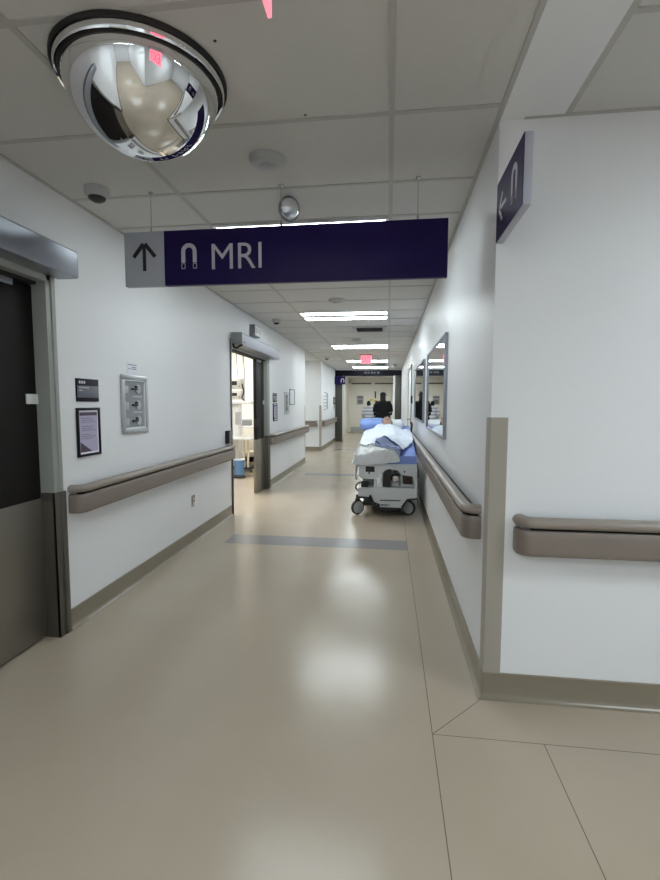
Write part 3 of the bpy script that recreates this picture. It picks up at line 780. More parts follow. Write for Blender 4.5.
d3 = bpy.data.objects.new('door_3', None); C.objects.link(d3); d3.location = (XR, 10, 0); d3['kind'] = 'structure'
mb = MB()
for a, b in ((9.30, 9.39), (10.61, 10.70)): mb.box(XR-.018, a, 0, XR, b, 2.16, .003)
mb.box(XR-.018, 9.30, 2.07, XR, 10.70, 2.16, .003); obj('door_frame', mb, M['frame'], d3)
mb = MB(); mb.box(XR-.006, 9.39, .01, XR, 10.61, 2.07, .002); obj('door_leaf', mb, M['wall'], d3)
mb = MB(); mb.lathe([(0, 0), (.03, 0), (.03, .012), (0, .014)], (XR-.006, 9.5, 1.06), (-1, 0, 0), 20); mb.tube([(XR-.012, 9.5, 1.06), (XR-.07, 9.5, 1.06), (XR-.075, 9.53, 1.06), (XR-.072, 9.64, 1.055)], .011); mb.box(XR-.012, 9.47, 1.12, XR-.006, 9.53, 1.25, .003); obj('lever_handle', mb, M['steel'], d3)
t = thing('card_reader', 'small dark card reader on the right wall before the far white door', 'card reader', (XR, 9.05, 1.4))
obj('housing', slabx(XR-.03, XR, 9.0, 9.12, 1.38, 1.53, .004), M['black'], t)
obj('face', slabx(XR-.034, XR-.03, 9.01, 9.11, 1.40, 1.50, .001), M['midgrey'], t)

# ------------------------------------------------------------------ portal with navy header
mb = MB(); mb.box(XL-.02, 16.62, 2.36, .55, 16.86, 2.556, .004); struct('trim_2', mb, M['navydark'])
mb = MB(); mb.box(XL, 16.62, 0, -1.655, 16.92, 2.37, .006); struct('trim_3', mb, M['postdark'])
mb = MB(); mb.box(.235, 16.62, 0, .52, 16.92, 2.37, .006); struct('trim_4', mb, M['postdark'])
mb = MB(); mb.box(.165, 16.66, 0, .233, 16.80, 2.37, .004); struct('trim_5', mb, M['white'])
mb = MB(); mb.box(-1.652, 16.66, 0, -1.60, 16.80, 2.37, .004); struct('trim_6', mb, M['offwhite'])
mb = MB(); mb.box(XL-.02, 16.62, 2.556, .55, 16.80, H); struct('trim_7', mb, M['wall'])
mb = MB()
for k, w in enumerate((.09, .07, .09, .05, .08)): mb.box(-.86+k*.115, 16.617, 2.435, -.86+k*.115+w, 16.62, 2.505)
hm = thing('header_lettering', 'faint pale lettering in the middle of the far navy portal header', 'lettering', (-.6, 16.62, 2.43))
obj('marks', mb, M['plategrey'], hm)

# open white leaf on the left of the vestibule
d4 = bpy.data.objects.new('door_4', None); C.objects.link(d4); d4.location = (-1.86, 18, 0); d4['kind'] = 'structure'
mb = MB(); mb.box(-1.895, 17.05, .01, -1.85, 18.35, 2.25, .004); lf = obj('door_leaf', mb, M['white'], d4)
for z in (1.30, 1.05):
    mb = MB(); mb.box(-1.85, 17.12, z-.09, -1.838, 17.22, z+.07, .004); mb.tube([(-1.84, 17.17, z), (-1.79, 17.17, z), (-1.785, 17.27, z)], .012); obj('door_handle', mb, M['black'], lf)
for z in (.3, 1.2, 2.0):
    mb = MB(); mb.box(-1.85, 18.28, z-.06, -1.838, 18.345, z+.06, .002); obj('hinge', mb, M['steel'], lf)
# double doors at the end
for n, (a, b), s in ((5, (-1.80, -.71), 1), (6, (-.70, .40), -1)):
    d = bpy.data.objects.new('door_%d' % n, None); C.objects.link(d); d.location = ((a+b)/2, YF, 0); d['kind'] = 'structure'
    mb = MB(); mb.box(a, YF-.045, .012, b, YF-.002, 2.36, .004); l = obj('door_leaf', mb, M['wallcream'], d)
    mb = MB(); mb.box(a+.06, YF-.10, 2.285, b-.10 if s > 0 else b-.06, YF-.045, 2.345, .006); obj('closer_bar', mb, M['kickdark'], l)
    mb = MB(); mb.box(a+.02, YF-.05, .02, b-.02, YF-.044, .25, .001); obj('kick_plate', mb, M['lightgrey'], l)
    hx = b-.09 if s > 0 else a+.09
    mb = MB(); mb.box(hx-.03, YF-.056, 1.62, hx+.03, YF-.044, 1.95, .003) if s < 0 else mb.box(hx-.025, YF-.056, 1.0, hx+.025, YF-.044, 1.22, .003); obj('pull_plate', mb, M['black'], l)
mb = MB(); mb.box(-1.90, YF-.05, 0, -1.80, YF, 2.45, .004); mb.box(.40, YF-.05, 0, .50, YF, 2.45, .004); mb.box(-1.90, YF-.05, 2.36, .50, YF, 2.45, .004); struct('trim_8', mb, M['wallcream'])
t = thing('door_poster', 'grey poster fixed to the far left white door leaf', 'poster', (-1.33, YF-.05, 1.3))
mb = MB(); mb.box(-1.50, YF-.049, 1.32, -1.17, YF-.0455, 1.74, 0); obj('sheet', mb, M['lightgrey'], t)
mb = MB(); mb.box(-1.47, YF-.0505, 1.62, -1.20, YF-.049, 1.71); mb.box(-1.45, YF-.0505, 1.36, -1.22, YF-.049, 1.56); obj('print', mb, M['posterink'], t)
for x, z, lab in ((-.80, 1.545, 'left of two small yellow cards on the far white doors'), (-.61, 1.51, 'right of two small yellow cards on the far white doors')):
    mb = MB(); mb.box(x-.07, YF-.050, z-.045, x+.07, YF-.0455, z+.045, .001); tag(obj('yellow_card', mb, M['yellow'], origin=(x, YF, z)), lab, 'card', 'yellow cards')

# ================================================================== EQUIPMENT ROOM behind the half open door
# ceiling pendant with hanging gas hoses
pd = thing('equipment_column', 'white equipment column with modules and hoses inside the bright room', 'medical equipment', (-3.05, 9.0, 0))
mb = MB(); mb.box(-3.20, 8.9, .12, -2.96, 9.15, 1.36, .02); obj('column', mb, M['white'], pd)
mb = MB(); mb.box(-3.28, 8.80, .06, -2.66, 9.25, .12, .015); obj('base', mb, M['rubber'], pd)
for x in (-3.25, -2.69):
    for y in (8.84, 9.21):
        mb = MB(); mb.cyl((x-.012, y, .03), (x+.012, y, .03), .03); obj('caster', mb, M['rubber'], pd)
mb = MB(); mb.box(-3.26, 8.78, 1.36, -2.66, 9.2, 1.42, .008); obj('shelf', mb, M['white'], pd)
for z0, z1 in ((1.45, 1.63), (1.66, 1.86)):
    mb = MB(); mb.box(-3.15, 8.84, z0, -2.88, 9.1, z1, .012); md = obj('module', mb, M['offwhite'], pd)
    mb = MB(); mb.box(-3.06, 8.835, z0+.07, -2.96, 8.842, z1-.05, .002); obj('display', mb, M['black'], md)
    mb = MB(); mb.cyl((-2.91, 8.838, z0+.05), (-2.91, 8.825, z0+.05), .014); obj('knob', mb, M['midgrey'], md)
mb = MB(); mb.box(-3.02, 8.89, .95, -2.90, 8.902, 1.2, .003); obj('side_panel', mb, M['lightgrey'], pd)
mb = MB(); mb.box(-3.14, 8.5, .68, -2.62, 9.0, .72, .008); obj('work_surface', mb, M['white'], pd)
for x in (-2.72, -2.80):
    mb = MB(); mb.box(x-.018, 8.72, .12, x+.018, 8.76, .68, .004); obj('support_leg', mb, M['beige'], pd)
for k, (x, y) in enumerate(((-3.06, 9.0), (-3.00, 8.97), (-2.90, 9.02), (-2.86, 8.99))):
    mb = MB(); mb.tube([(x, y, 1.86 if k < 2 else 1.42), (x+.01, y-.005, 2.0), (x-.008, y, 2.3), (x, y, H-.002)], .009); obj('hose', mb, M['midgrey'] if k % 2 else M['beige'], pd)
mb = MB(); mb.tube([(-2.86, 8.86, 1.75), (-2.82, 8.84, 1.6), (-2.86, 8.83, 1.48), (-2.80, 8.84, 1.42)], .016); obj('breathing_tube', mb, M['black'], pd)

t = thing('waste_bin', 'blue lined bin standing inside the half open doorway', 'bin', (-2.74, 8.25, 0))
mb = MB(); mb.lathe([(0, .05), (.085, .05), (.10, .30), (.104, .33), (.098, .335), (.092, .30), (.08, .07), (0, .065)], (-2.74, 8.25, .0), seg=28); obj('liner', mb, M['bin'], t)
mb = MB(); mb.lathe([(0, 0), (.12, 0), (.12, .02), (.09, .05), (0, .05)], (-2.74, 8.25, 0), seg=28); obj('base', mb, M['rubber'], t)
mb = MB(); mb.lathe([(.104, .325), (.109, .33), (.109, .34), (.1, .345), (.097, .338)], (-2.74, 8.25, 0), seg=28); obj('rim', mb, M['white'], t)

t = thing('instrument_table', 'beige enamel instrument table at the back of the bright room', 'table', (-3.3, 9.9, 0))
mb = MB(); mb.box(-3.75, 9.7, .84, -2.75, 10.2, .88, .01); obj('tabletop', mb, M['white'], t)
for x in (-3.70, -2.80):
    for y in (9.75, 10.15):
        mb = MB(); mb.cyl((x, y, 0), (x, y, .84), .016); obj('leg', mb, M['beige'], t)
mb = MB(); mb.box(-3.72, 9.73, .30, -2.78, 10.17, .325, .005); obj('lower_shelf', mb, M['beige'], t)
for x, w, h, lab, mm in ((-3.45, .14, .18, 'small white box on the beige table in the bright room', 'white'), (-3.12, .10, .12, 'dark box on the beige table in the bright room', 'midgrey')):
    t = thing('supply_box', lab, 'box', (x, 9.95, .88))
    mb = MB(); mb.box(x-w, 9.87, .881, x+w, 10.04, .88+h, .006); obj('carton', mb, M[mm], t)
    mb = MB(); mb.box(x-w-.004, 9.866, .88+h, x+w+.004, 10.044, .88+h+.03, .004); obj('lid', mb, M['lightgrey'], t)

# ================================================================== STRETCHER
BX = 0.0; Y0, Y1 = 5.64, 7.72
def mtop(y):
    pts = [(5.4, .735), (5.64, .742), (6.0, .80), (6.4, .855), (6.8, .875), (7.2, .915), (7.72, 1.01), (8, 1.05)]
    for (a, b), (c_, d) in zip(pts, pts[1:]):
        if y <= c_: k = max(0, min(1, (y-a)/(c_-a))); return b+(d-b)*k
    return pts[-1][1]
st = thing('stretcher', 'white wheeled hospital stretcher with blue mattress parked by the right wall', 'stretcher', (BX, 6.7, 0))
# mattress following the raised deck
def ribbon(x0, x1, ya, yb, f0, f1, n=16, bev=0):
    bm = bmesh.new(); R_ = []
    for k in range(n+1):
        y = ya+(yb-ya)*k/n; lo, hi = f0(y), f1(y); r = bev
        P = [(x0, lo), (x1, lo), (x1, hi-r), (x1-r*.3, hi-r*.3), (x1-r, hi), (x0+r, hi), (x0+r*.3, hi-r*.3), (x0, hi-r)]
        R_.append([bm.verts.new((x, y, z)) for x, z in P])
    for A, B in zip(R_, R_[1:]):
        for k in range(8): bm.faces.new((A[k], A[(k+1) % 8], B[(k+1) % 8], B[k]))
    bm.faces.new(R_[0]); bm.faces.new(R_[-1]); bmesh.ops.recalc_face_normals(bm, faces=bm.faces)
    mb = MB(); mb.add(bm); return mb
obj('mattress', ribbon(-.352, .352, Y0, Y1, lambda y: mtop(y)-.098, mtop, bev=.022), M['bluesheet'], st, sharp=50)
mb = ribbon(-.362, .355, Y0-.02, Y1+.02, lambda y: mtop(y)-.135, lambda y: mtop(y)-.100, bev=.006); obj('deck', mb, M['bedwhite'], st)
# moulded foot-end panel: white with a dark pocket slot, arch cut-outs below
pan = [(-.345, .625), (.346, .625), (.356, .60), (.357, .34), (.330, .335), (.325, .44), (.30, .50), (.17, .515), (.12, .575), (.03, .585), (-.03, .575), (-.11, .485), (-.325, .468), (-.352, .50)]
mb = MB(); mb.prism(pan, lambda a, b, t_: (a, 5.605+t_, b), .035); o = obj('foot_panel', mb, M['bedwhite'], st)
mb = MB(); mb.box(-.265, 5.600, .545, -.155, 5.606, .612, .003); mb.box(-.230, 5.600, .520, -.212, 5.606, .545, .003); obj('pocket', mb, M['black'], o)
mb = MB(); mb.lathe([(0, 0), (.011, 0), (.011, .004), (0, .005)], (.205, 5.605, .555), (0, -1, 0), 14); obj('bolt', mb, M['black'], o)
mb = MB(); mb.box(-.322, 5.598, .460, -.105, 5.64, .474, .004); obj('panel_lip', mb, M['white'], o)
# base cover
bc = [(-.352, .325), (-.335, .348), (.345, .352), (.356, .335), (.356, .222), (.245, .212), (.172, .112), (-.100, .115), (-.108, .160), (-.165, .178), (-.195, .262), (-.215, .262), (-.220, .238), (-.352, .238)]
mb = MB(); mb.prism(bc, lambda a, b, t_: (a, 5.60+t_, b), 1.98); o = obj('base_cover', mb, M['bedwhite'], st)
mb = MB(); mb.box(-.085, 5.596, .193, .165, 5.601, .206, .002); obj('trim_line', mb, M['black'], o)
place_text('lettering', 'stryker', -.075, .035, .122, .158, lambda u, v, q: (u, 5.599-q, v), M['black'], o, bold=.035)
mb = MB(); mb.tube([(.18, 5.592, .12), (.245, 5.592, .216), (.36, 5.592, .228)], .013); obj('bumper_strip', mb, M['black'], o)
mb = MB(); mb.tube([(-.36, 5.592, .232), (-.225, 5.592, .228), (-.20, 5.592, .25), (-.165, 5.592, .17), (-.11, 5.592, .15)], .013); obj('bumper_strip', mb, M['black'], o)
# chassis below, fifth wheel
mb = MB(); mb.box(-.30, 5.72, .10, .30, 7.5, .16, .01); mb.box(-.12, 5.64, .06, .16, 5.9, .11, .01); obj('chassis', mb, M['rubber'], st)
mb = MB(); mb.cyl((.02, 6.6, .09), (.07, 6.6, .09), .085, seg=28, bev=.01); obj('fifth_wheel', mb, M['rubber'], st)
def wheel(x, y, yaw, r=.092):
    ax = Vector((math.sin(yaw), -math.cos(yaw), 0)); c_ = Vector((x, y, r+.001)); w = .034
    t_ = MB(); t_.lathe([(r*.78, -w/2), (r*.93, -w/2), (r, -w*.3), (r, w*.3), (r*.93, w/2), (r*.78, w/2)], c_, ax, 36); o = obj('wheel', t_, M['rubber'], st)
    t_ = MB(); t_.lathe([(0, w/2+.010), (r*.4, w/2+.009), (r*.80, w/2+.001), (r*.82, w/2-.004), (r*.82, -w/2+.004), (r*.8, -w/2-.001), (r*.4, -w/2-.009), (0, -w/2-.010)], c_, ax, 36); obj('hub_cap', t_, M['lightgrey'], o)
    t_ = MB(); t_.cyl((x, y, .17), (x, y, .25), .022); t_.box(x-.03, y-.03, r+.085, x+.03, y+.03, r+.115, .008); obj('caster_fork', t_, M['rubber'], o)
wheel(-.362, 5.66, math.radians(38)); wheel(.262, 5.72, math.radians(-28))
wheel(-.33, 7.42, math.radians(80)); wheel(.30, 7.42, math.radians(80))
# brake and steer pedals
mb = MB(); mb.tube([(-.19, 5.58, .235), (-.165, 5.565, .16), (-.10, 5.55, .105), (-.05, 5.55, .075)], .012); mb.box(-.13, 5.51, .135, -.085, 5.57, .165, .006); obj('pedal', mb, M['black'], st)
mb = MB(); mb.tube([(-.10, 5.60, .085), (.15, 5.60, .085)], .016); obj('pedal_bar', mb, M['black'], st)
# black steering loop at the left foot corner
lp = [(-.352, 5.585, .31), (-.382, 5.585, .345), (-.376, 5.585, .39), (-.345, 5.585, .415), (-.30, 5.585, .415), (-.255, 5.585, .408), (-.20, 5.585, .405)]
mb = MB(); mb.tube(lp, .010); mb.box(-.315, 5.57, .36, -.225, 5.62, .435, .008); obj('steering_loop', mb, M['black'], st)
# interior between base and deck
mb = MB(); mb.box(-.30, 5.70, .352, -.165, 5.74, .465, .004); obj('service_panel', mb, M['midgrey'], st)
mb = MB(); mb.cyl((-.158, 5.66, .352), (-.138, 5.66, .52), .012); obj('support_post', mb, M['white'], st)
for y in (6.05, 7.2):
    mb = MB(); mb.cyl((0, y, .35), (0, y, .56), .075, bev=.004); mb.cyl((0, y, .56), (0, y, mtop(y)-.134), .055, bev=.004); obj('lift_column', mb, M['bedwhite'], st)
mb = MB(); mb.prism([(-.055, .356), (.040, .356), (.048, .575), (.01, .575), (-.05, .515)], lambda a, b, t_: (a, 5.66+t_, b), .16); obj('control_box', mb, M['black'], st)
mb = MB(); mb.box(.17, 5.75, .352, .32, 6.2, .375, .004); obj('storage_tray', mb, M['bedwhite'], st)
# side rails (lowered on the left, dark bar on the right) and push handles
mb = MB(); mb.tube([(-.385, 5.80, .62), (-.398, 5.80, .52), (-.402, 5.82, .44), (-.402, 5.95, .40), (-.402, 6.6, .42), (-.400, 6.95, .46), (-.395, 7.0, .56), (-.385, 7.0, .70)], .013); mb.tube([(-.398, 5.82, .53), (-.398, 6.98, .57)], .011); obj('side_rail', mb, M['bedwhite'], st)
mb = MB(); mb.tube([(.362, 5.80, .64), (.378, 5.80, .56), (.382, 5.82, .46), (.382, 5.95, .42), (.382, 6.6, .43), (.380, 6.95, .46), (.375, 7.0, .54), (.362, 7.0, .62)], .012); obj('side_rail', mb, M['black'], st)
for s in (-1, 1):
    mb = MB(); mb.tube([(s*.372, 7.60, .92), (s*.385, 7.66, .98), (s*.39, 7.70, 1.04), (s*.37, 7.72, 1.075)], .017); obj('push_handle', mb, M['black'], st)

# items on the base
t = thing('oxygen_cylinder', 'silver oxygen cylinder tilted under the stretcher deck', 'gas cylinder', (.10, 5.85, .36))
p0 = Vector((.095, 5.72, .445)); ax = Vector((.10, .95, .16)).normalized()
mb = MB(); mb.lathe([(0, 0), (.040, .002), (.052, .012), (.054, .03), (.054, .46), (.045, .50), (.022, .525), (.018, .55), (0, .55)], p0, ax, 28); obj('tank', mb, M['steel'], t)
mb = MB(); mb.lathe([(.0545, .06), (.0555, .06), (.0555, .16), (.0545, .16)], p0, ax, 28); obj('collar_label', mb, M['midgrey'], t)
mb = MB(); mb.box(.055, 5.74, .352, .145, 6.2, .396, .004); obj('cradle', mb, M['lightgrey'], t)
t = thing('belongings_bag', 'small brown bag stowed on the right side of the stretcher base', 'bag', (.24, 5.9, .376))
mb = MB(); mb.box(.196, 5.76, .378, .312, 6.05, .47, .018, 3); obj('body', mb, M['brown'], t)
mb = MB(); mb.box(.194, 5.752, .45, .314, 6.06, .486, .010, 3); obj('flap', mb, M['brown'], t)
mb = MB(); mb.box(.235, 5.746, .43, .272, 5.756, .456, .003); obj('buckle', mb, M['black'], t)

# ------------------------------------------------------------------ cloths on the stretcher
def bump(x, y):
    g = math.exp(-((x+.02)/.20)**4)
    tor = .085*max(0, min(1, (y-6.35)/.35))*max(0, min(1, (7.55-y)/.3))
    legs = .09
    h = max(tor, legs*(1-.25*max(0, min(1, (6.2-y)/.4))))
    if y < 5.98: h = max(h*.8, .14*math.exp(-((y-5.86)/.10)**2))
    return h*g
def surf(x, y):
    z = mtop(max(y, 5.64))+.012+bump(x, y)
    for d in (-.36-x, x-.362):
        if d > 0: z -= min(.26, d*2.6)
    d = 5.625-y
    if d > 0: z = mtop(5.64)+.012+bump(x, 5.66)*max(0, 1-d*20)-min(.3, d*2.4)
    return z
def folds(x, y, s):
    w = mnoise.noise((x*5-y*3, y*3.5+x*2, 8.3)); rid = 1-abs(mnoise.noise((x*9+y*5, y*6-x*4, 2.9)))*2.2
    return s*(max(0, rid)*.55+w*.5+mnoise.noise((x*7+3, y*4.5, 1.7))*.6+mnoise.noise((x*15, y*10+x*6, 4.2))*.3)
def cloth(name, outline, m, label, nu=56, nv=64, amp=.022, lift=0, th=.007):
    """outline(u,v)->plan x,y ; v runs chest to foot"""
    me = bpy.data.meshes.new(name); bm = bmesh.new(); uvl = bm.loops.layers.uv.new('UVMap'); V = []
    for j in range(nv+1):
        row = []
        for i in range(nu+1):
            u, v = i/nu, j/nv; x, y = outline(u, v)
            z = surf(x, y)+lift+abs(folds(x, y, amp))
            row.append((bm.verts.new((x, y, z)), u, v))
        V.append(row)
    for j in range(nv):
        for i in range(nu):
            q = [V[j][i], V[j+1][i], V[j+1][i+1], V[j][i+1]]
            f = bm.faces.new([k[0] for k in q])
            for lp_, k in zip(f.loops, q): lp_[uvl].uv = (k[1], k[2])
    bmesh.ops.recalc_face_normals(bm, faces=bm.faces)
    if sum(f.normal.z for f in bm.faces) < 0: bmesh.ops.reverse_faces(bm, faces=bm.faces)
    bmesh.ops.solidify(bm, geom=list(bm.faces), thickness=th)
    bm.to_mesh(me); bm.free()
    o = obj(name, me, m, origin=(0, 6.5, .8), sharp=70); return tag(o, *label)
def sh(u, v):      # sheet over the foot end, hanging lowest at the left
    x = -.405+u*.55
    y = 6.35-(6.35-(5.572+.020*max(0, u-.35)))*v
    return x, y
cloth('sheet', sh, M['linenshade'], ('wrinkled pale sheet hanging over the foot end of the stretcher', 'sheet'), amp=.030, lift=.002, th=.004)
def bl(u, v):
    L0, R0 = Vector((-.445, 7.20)), Vector((.385, 7.24))
    L1, R1 = Vector((-.475, 6.10)), Vector((.135, 5.592))
    a = L0.lerp(L1, v); b = R0.lerp(R1, v)
    b.x += .10*math.sin(PI*min(1, v*1.0))          # right hem bows out then cuts in to the foot corner
    p = a.lerp(b, u)
    p.y -= .06*math.sin(PI*u)*v - .05*math.sin(PI*u)*(1-v)
    p.x += .008*math.sin(9*v+5*u)
    if p.x > .325: p.x = .325+.034*(1-math.exp(-(p.x-.325)/.06))
    return p.x, p.y
cloth('blanket', bl, M['blanket'], ('white blanket with a blue striped hem covering the patient on the stretcher', 'blanket'), amp=.036, lift=.020, th=.008)

def pillow(name, c_, sx, sy, sz, m, label, tilt=.22, rz=0):
    bm = bmesh.new(); bmesh.ops.create_uvsphere(bm, u_segments=40, v_segments=24, radius=1)
    for v in bm.verts:
        x, y, z = v.co
        e = 2/4.2
        s = lambda q: math.copysign(abs(q)**.62, q)
        h = math.sqrt(max(0, 1-z*z)); a = math.atan2(y, x)
        k = 1/max(abs(math.cos(a))**4+abs(math.sin(a))**4, 1e-6)**.25
        v.co = Vector((h**.75*k*math.cos(a)*sx, h**.75*k*math.sin(a)*sy, s(z)*sz*(.35+.65*h**.5)))
        v.co += Vector((0, 0, .010*mnoise.noise((v.co.x*12, v.co.y*12, v.co.z*9+c_[0]*7))))
    mb = MB(); mb.add(bm, Matrix.Translation(Vector(c_)) @ Matrix.Rotation(rz, 4, 'Z') @ Matrix.Rotation(tilt, 4, 'X'))
    return tag(obj(name, mb, m, origin=c_, sharp=80), *label)
pillow('pillow', (-.24, 7.50, mtop(7.50)+.074), .215, .165, .094, M['bluepillow'], ('plump blue pillow left of the patient head on the stretcher', 'pillow'), .24, .06)
pillow('pillow', (.120, 7.60, mtop(7.60)+.056), .140, .125, .074, M['linen'], ('white pillow behind the patient head on the stretcher', 'pillow'), .25, -.08)

# ================================================================== PEOPLE
def evaluated(me_in, mods):
    o = bpy.data.objects.new('body_tmp', me_in); C.objects.link(o)
    for t_, kw in mods:
        m = o.modifiers.new(t_, t_)
        for k, v in kw.items(): setattr(m, k, v)
    dg = bpy.context.evaluated_depsgraph_get(); dg.update()
    me = bpy.data.meshes.new_from_object(o.evaluated_get(dg)); bpy.data.objects.remove(o); return me

def skin_mesh(joints, links, sub=2):
    names = list(joints); me = bpy.data.meshes.new('skel')
    me.from_pydata([joints[n][0] for n in names], [(names.index(a), names.index(b)) for a, b in links], [])
    o = bpy.data.objects.new('skel', me); C.objects.link(o)
    sk = o.modifiers.new('Skin', 'SKIN'); sk.use_smooth_shade = True
    sv = me.skin_vertices[0].data
    for i, n in enumerate(names):
        r = joints[n][1]; sv[i].radius = (r, r) if not isinstance(r, tuple) else r
        sv[i].use_root = (i == 0)
    s = o.modifiers.new('Sub', 'SUBSURF'); s.levels = sub; s.render_levels = sub
    dg = bpy.context.evaluated_depsgraph_get(); dg.update()
    out = bpy.data.meshes.new_from_object(o.evaluated_get(dg)); bpy.data.objects.remove(o); return out

def head_bm(r=.105):
    """face looks to -Y, crown +Z; centre at the origin"""
    bm = bmesh.new(); bmesh.ops.create_uvsphere(bm, u_segments=40, v_segments=28, radius=1)
    for v in bm.verts:
        x, y, z = v.co
        jaw = max(0, -z); front = max(0, -y)
        X = x*.074*(1-.26*jaw*jaw); Y_ = y*.094*(1-.10*jaw); Z = z*.115
        if y > 0: Y_ *= 1.0-.18*jaw
        g = lambda cx, cz, s: math.exp(-(((x-cx)/s)**2+((z-cz)/s)**2))
        if y < 0:
            Y_ -= .024*math.exp(-(x/.13)**2)*max(0, 1-abs(z+.12)/.24)**.8*front      # nose
            Y_ += .010*(g(.36, .10, .17)+g(-.36, .10, .17))                            # eye sockets
            Y_ -= .006*g(0, -.62, .22)                                                  # chin
            Y_ -= .005*math.exp(-(x/.30)**2-((z+.40)/.05)**2)                           # upper lip
            Y_ -= .005*math.exp(-(x/.26)**2-((z+.50)/.05)**2)
            Y_ += .004*math.exp(-(x/.30)**2-((z+.45)/.025)**2)
            Y_ -= .006*math.exp(-((abs(x)-.32)/.2)**2-((z-.28)/.07)**2)                  # brow
        v.co = (X, Y_, Z)
    for s in (-1, 1):
        e = bmesh.new(); bmesh.ops.create_uvsphere(e, u_segments=12, v_segments=8, radius=1)
        for v in e.verts: v.co = Vector((s*.074+v.co.x*.008+s*abs(v.co.z)*.002, .008+v.co.y*.017, -.005+v.co.z*.030))
        me = bpy.data.meshes.new('e'); e.to_mesh(me); e.free(); bm.from_mesh(me); bpy.data.meshes.remove(me)
    return bm

def hand_joints(J, Lk, wrist, pre, d, side, palm_n):
    """five finger chains from a wrist; d = forearm direction, side = towards the thumb"""
    w = Vector(wrist); d = Vector(d).normalized(); s = Vector(side).normalized(); n = Vector(palm_n).normalized()
    J[pre+'palm'] = (tuple(w+d*.045), (.030, .018)); Lk.append((pre+'wrist', pre+'palm'))
    for k, (o_, L_) in enumerate(((.030, .066), (.010, .076), (-.010, .070), (-.028, .054))):
        b = w+d*.085+s*o_; p = pre+'palm'
        J[pre+'k%d' % k] = (tuple(b), .010); Lk.append((p, pre+'k%d' % k))
        J[pre+'m%d' % k] = (tuple(b+d*L_*.5+n*.012), .009); Lk.append((pre+'k%d' % k, pre+'m%d' % k))
        J[pre+'t%d' % k] = (tuple(b+d*L_*.9+n*.036), .0075); Lk.append((pre+'m%d' % k, pre+'t%d' % k))
    J[pre+'th0'] = (tuple(w+d*.03+s*.036+n*.008), .012); Lk.append((pre+'palm', pre+'th0'))
    J[pre+'th1'] = (tuple(w+d*.068+s*.052+n*.022), .009); Lk.append((pre+'th0', pre+'th1'))

def join_meshes(ms):
    bm = bmesh.new()
    for m_ in ms: bm.from_mesh(m_)
    out = bpy.data.meshes.new('joined'); bm.to_mesh(out); bm.free(); return out

def standing(x, y, h, yaw, hands=True):
    """returns body mesh (world) of an upright adult; local facing -Y, turned by yaw"""
    s = h/1.75; J = {}; Lk = []
    J['pelvis'] = ((0, 0, .95), .135)
    for n_, z, r in (('waist', 1.10, .125), ('chest', 1.28, .150), ('upper', 1.42, .120), ('neck', 1.50, .052), ('skull', 1.60, .058)): J[n_] = ((0, .0, z), r)
    Lk += [('pelvis', 'waist'), ('waist', 'chest'), ('chest', 'upper'), ('upper', 'neck'), ('neck', 'skull')]
    for sd, q in (('l', -1), ('r', 1)):
        J[sd+'hip'] = ((q*.095, 0, .90), .095); J[sd+'knee'] = ((q*.105, -.02 if q < 0 else .03, .50), .060); J[sd+'ank'] = ((q*.11, .03, .09), .040); J[sd+'toe'] = ((q*.12, -.13, .035), .035)
        Lk += [('pelvis', sd+'hip'), (sd+'hip', sd+'knee'), (sd+'knee', sd+'ank'), (sd+'ank', sd+'toe')]
        J[sd+'sho'] = ((q*.185, .0, 1.42), .062); J[sd+'elb'] = ((q*.245, .03, 1.13), .043); J[sd+'wrist'] = ((q*.15, -.20, 1.03), .028)
        Lk += [('upper', sd+'sho'), (sd+'sho', sd+'elb'), (sd+'elb', sd+'wrist')]
        hand_joints(J, Lk, J[sd+'wrist'][0], sd, (-q*.5, -.8, -.2), (0, -.2, 1), (-q, .3, 0))
    body = skin_mesh(J, Lk, 2)
    hb = head_bm(); hm_ = bpy.data.meshes.new('h'); bmesh.ops.translate(hb, verts=hb.verts, vec=(0, -.012, 1.635)); hb.to_mesh(hm_); hb.free()
    me = join_meshes([body, hm_])
    T_ = Matrix.Translation((x, y, 0)) @ Matrix.Rotation(yaw, 4, 'Z') @ Matrix.Scale(s, 4)
    return me, T_

def to_world(mb, T_):
    me = bpy.data.meshes.new('t'); mb.bm.to_mesh(me); mb.bm.free(); me.transform(T_); return me

def coat_mb(z0, flare, sleeve=True, hood=False):
    """coat shell with a collar, shoulders, sleeves that follow the arms"""
    mb = MB(); bm = bmesh.new(); R_ = []
    for z, rx, ry in ((z0, .25+flare, .19+flare), (.9, .232+flare*.6, .178), (1.10, .215, .165), (1.28, .222, .17), (1.38, .225, .155), (1.44, .19, .135), (1.485, .11, .10), (1.53, .078, .085), (1.555, .078, .088)):
        R_.append([bm.verts.new((rx*math.cos(a)*(1+.02*math.sin(6*a)*(z < 1)), ry*math.sin(a)+.01, z)) for a in [2*PI*k/36 for k in range(36)]])
    for A, B in zip(R_, R_[1:]):
        for k in range(36): bm.faces.new((A[k], A[(k+1) % 36], B[(k+1) % 36], B[k]))
    bm.faces.new(R_[0]); bm.faces.new(R_[-1]); bmesh.ops.recalc_face_normals(bm, faces=bm.faces)
    mb.add(bm); return mb

def sleeve_mb(q):
    mb = MB(); mb.tube([(q*.13, .0, 1.43), (q*.19, .0, 1.425), (q*.225, .012, 1.34), (q*.252, .03, 1.14), (q*.235, -.03, 1.08), (q*.165, -.18, 1.035)], [.06, .080, .082, .084, .078, .060], 18); return mb

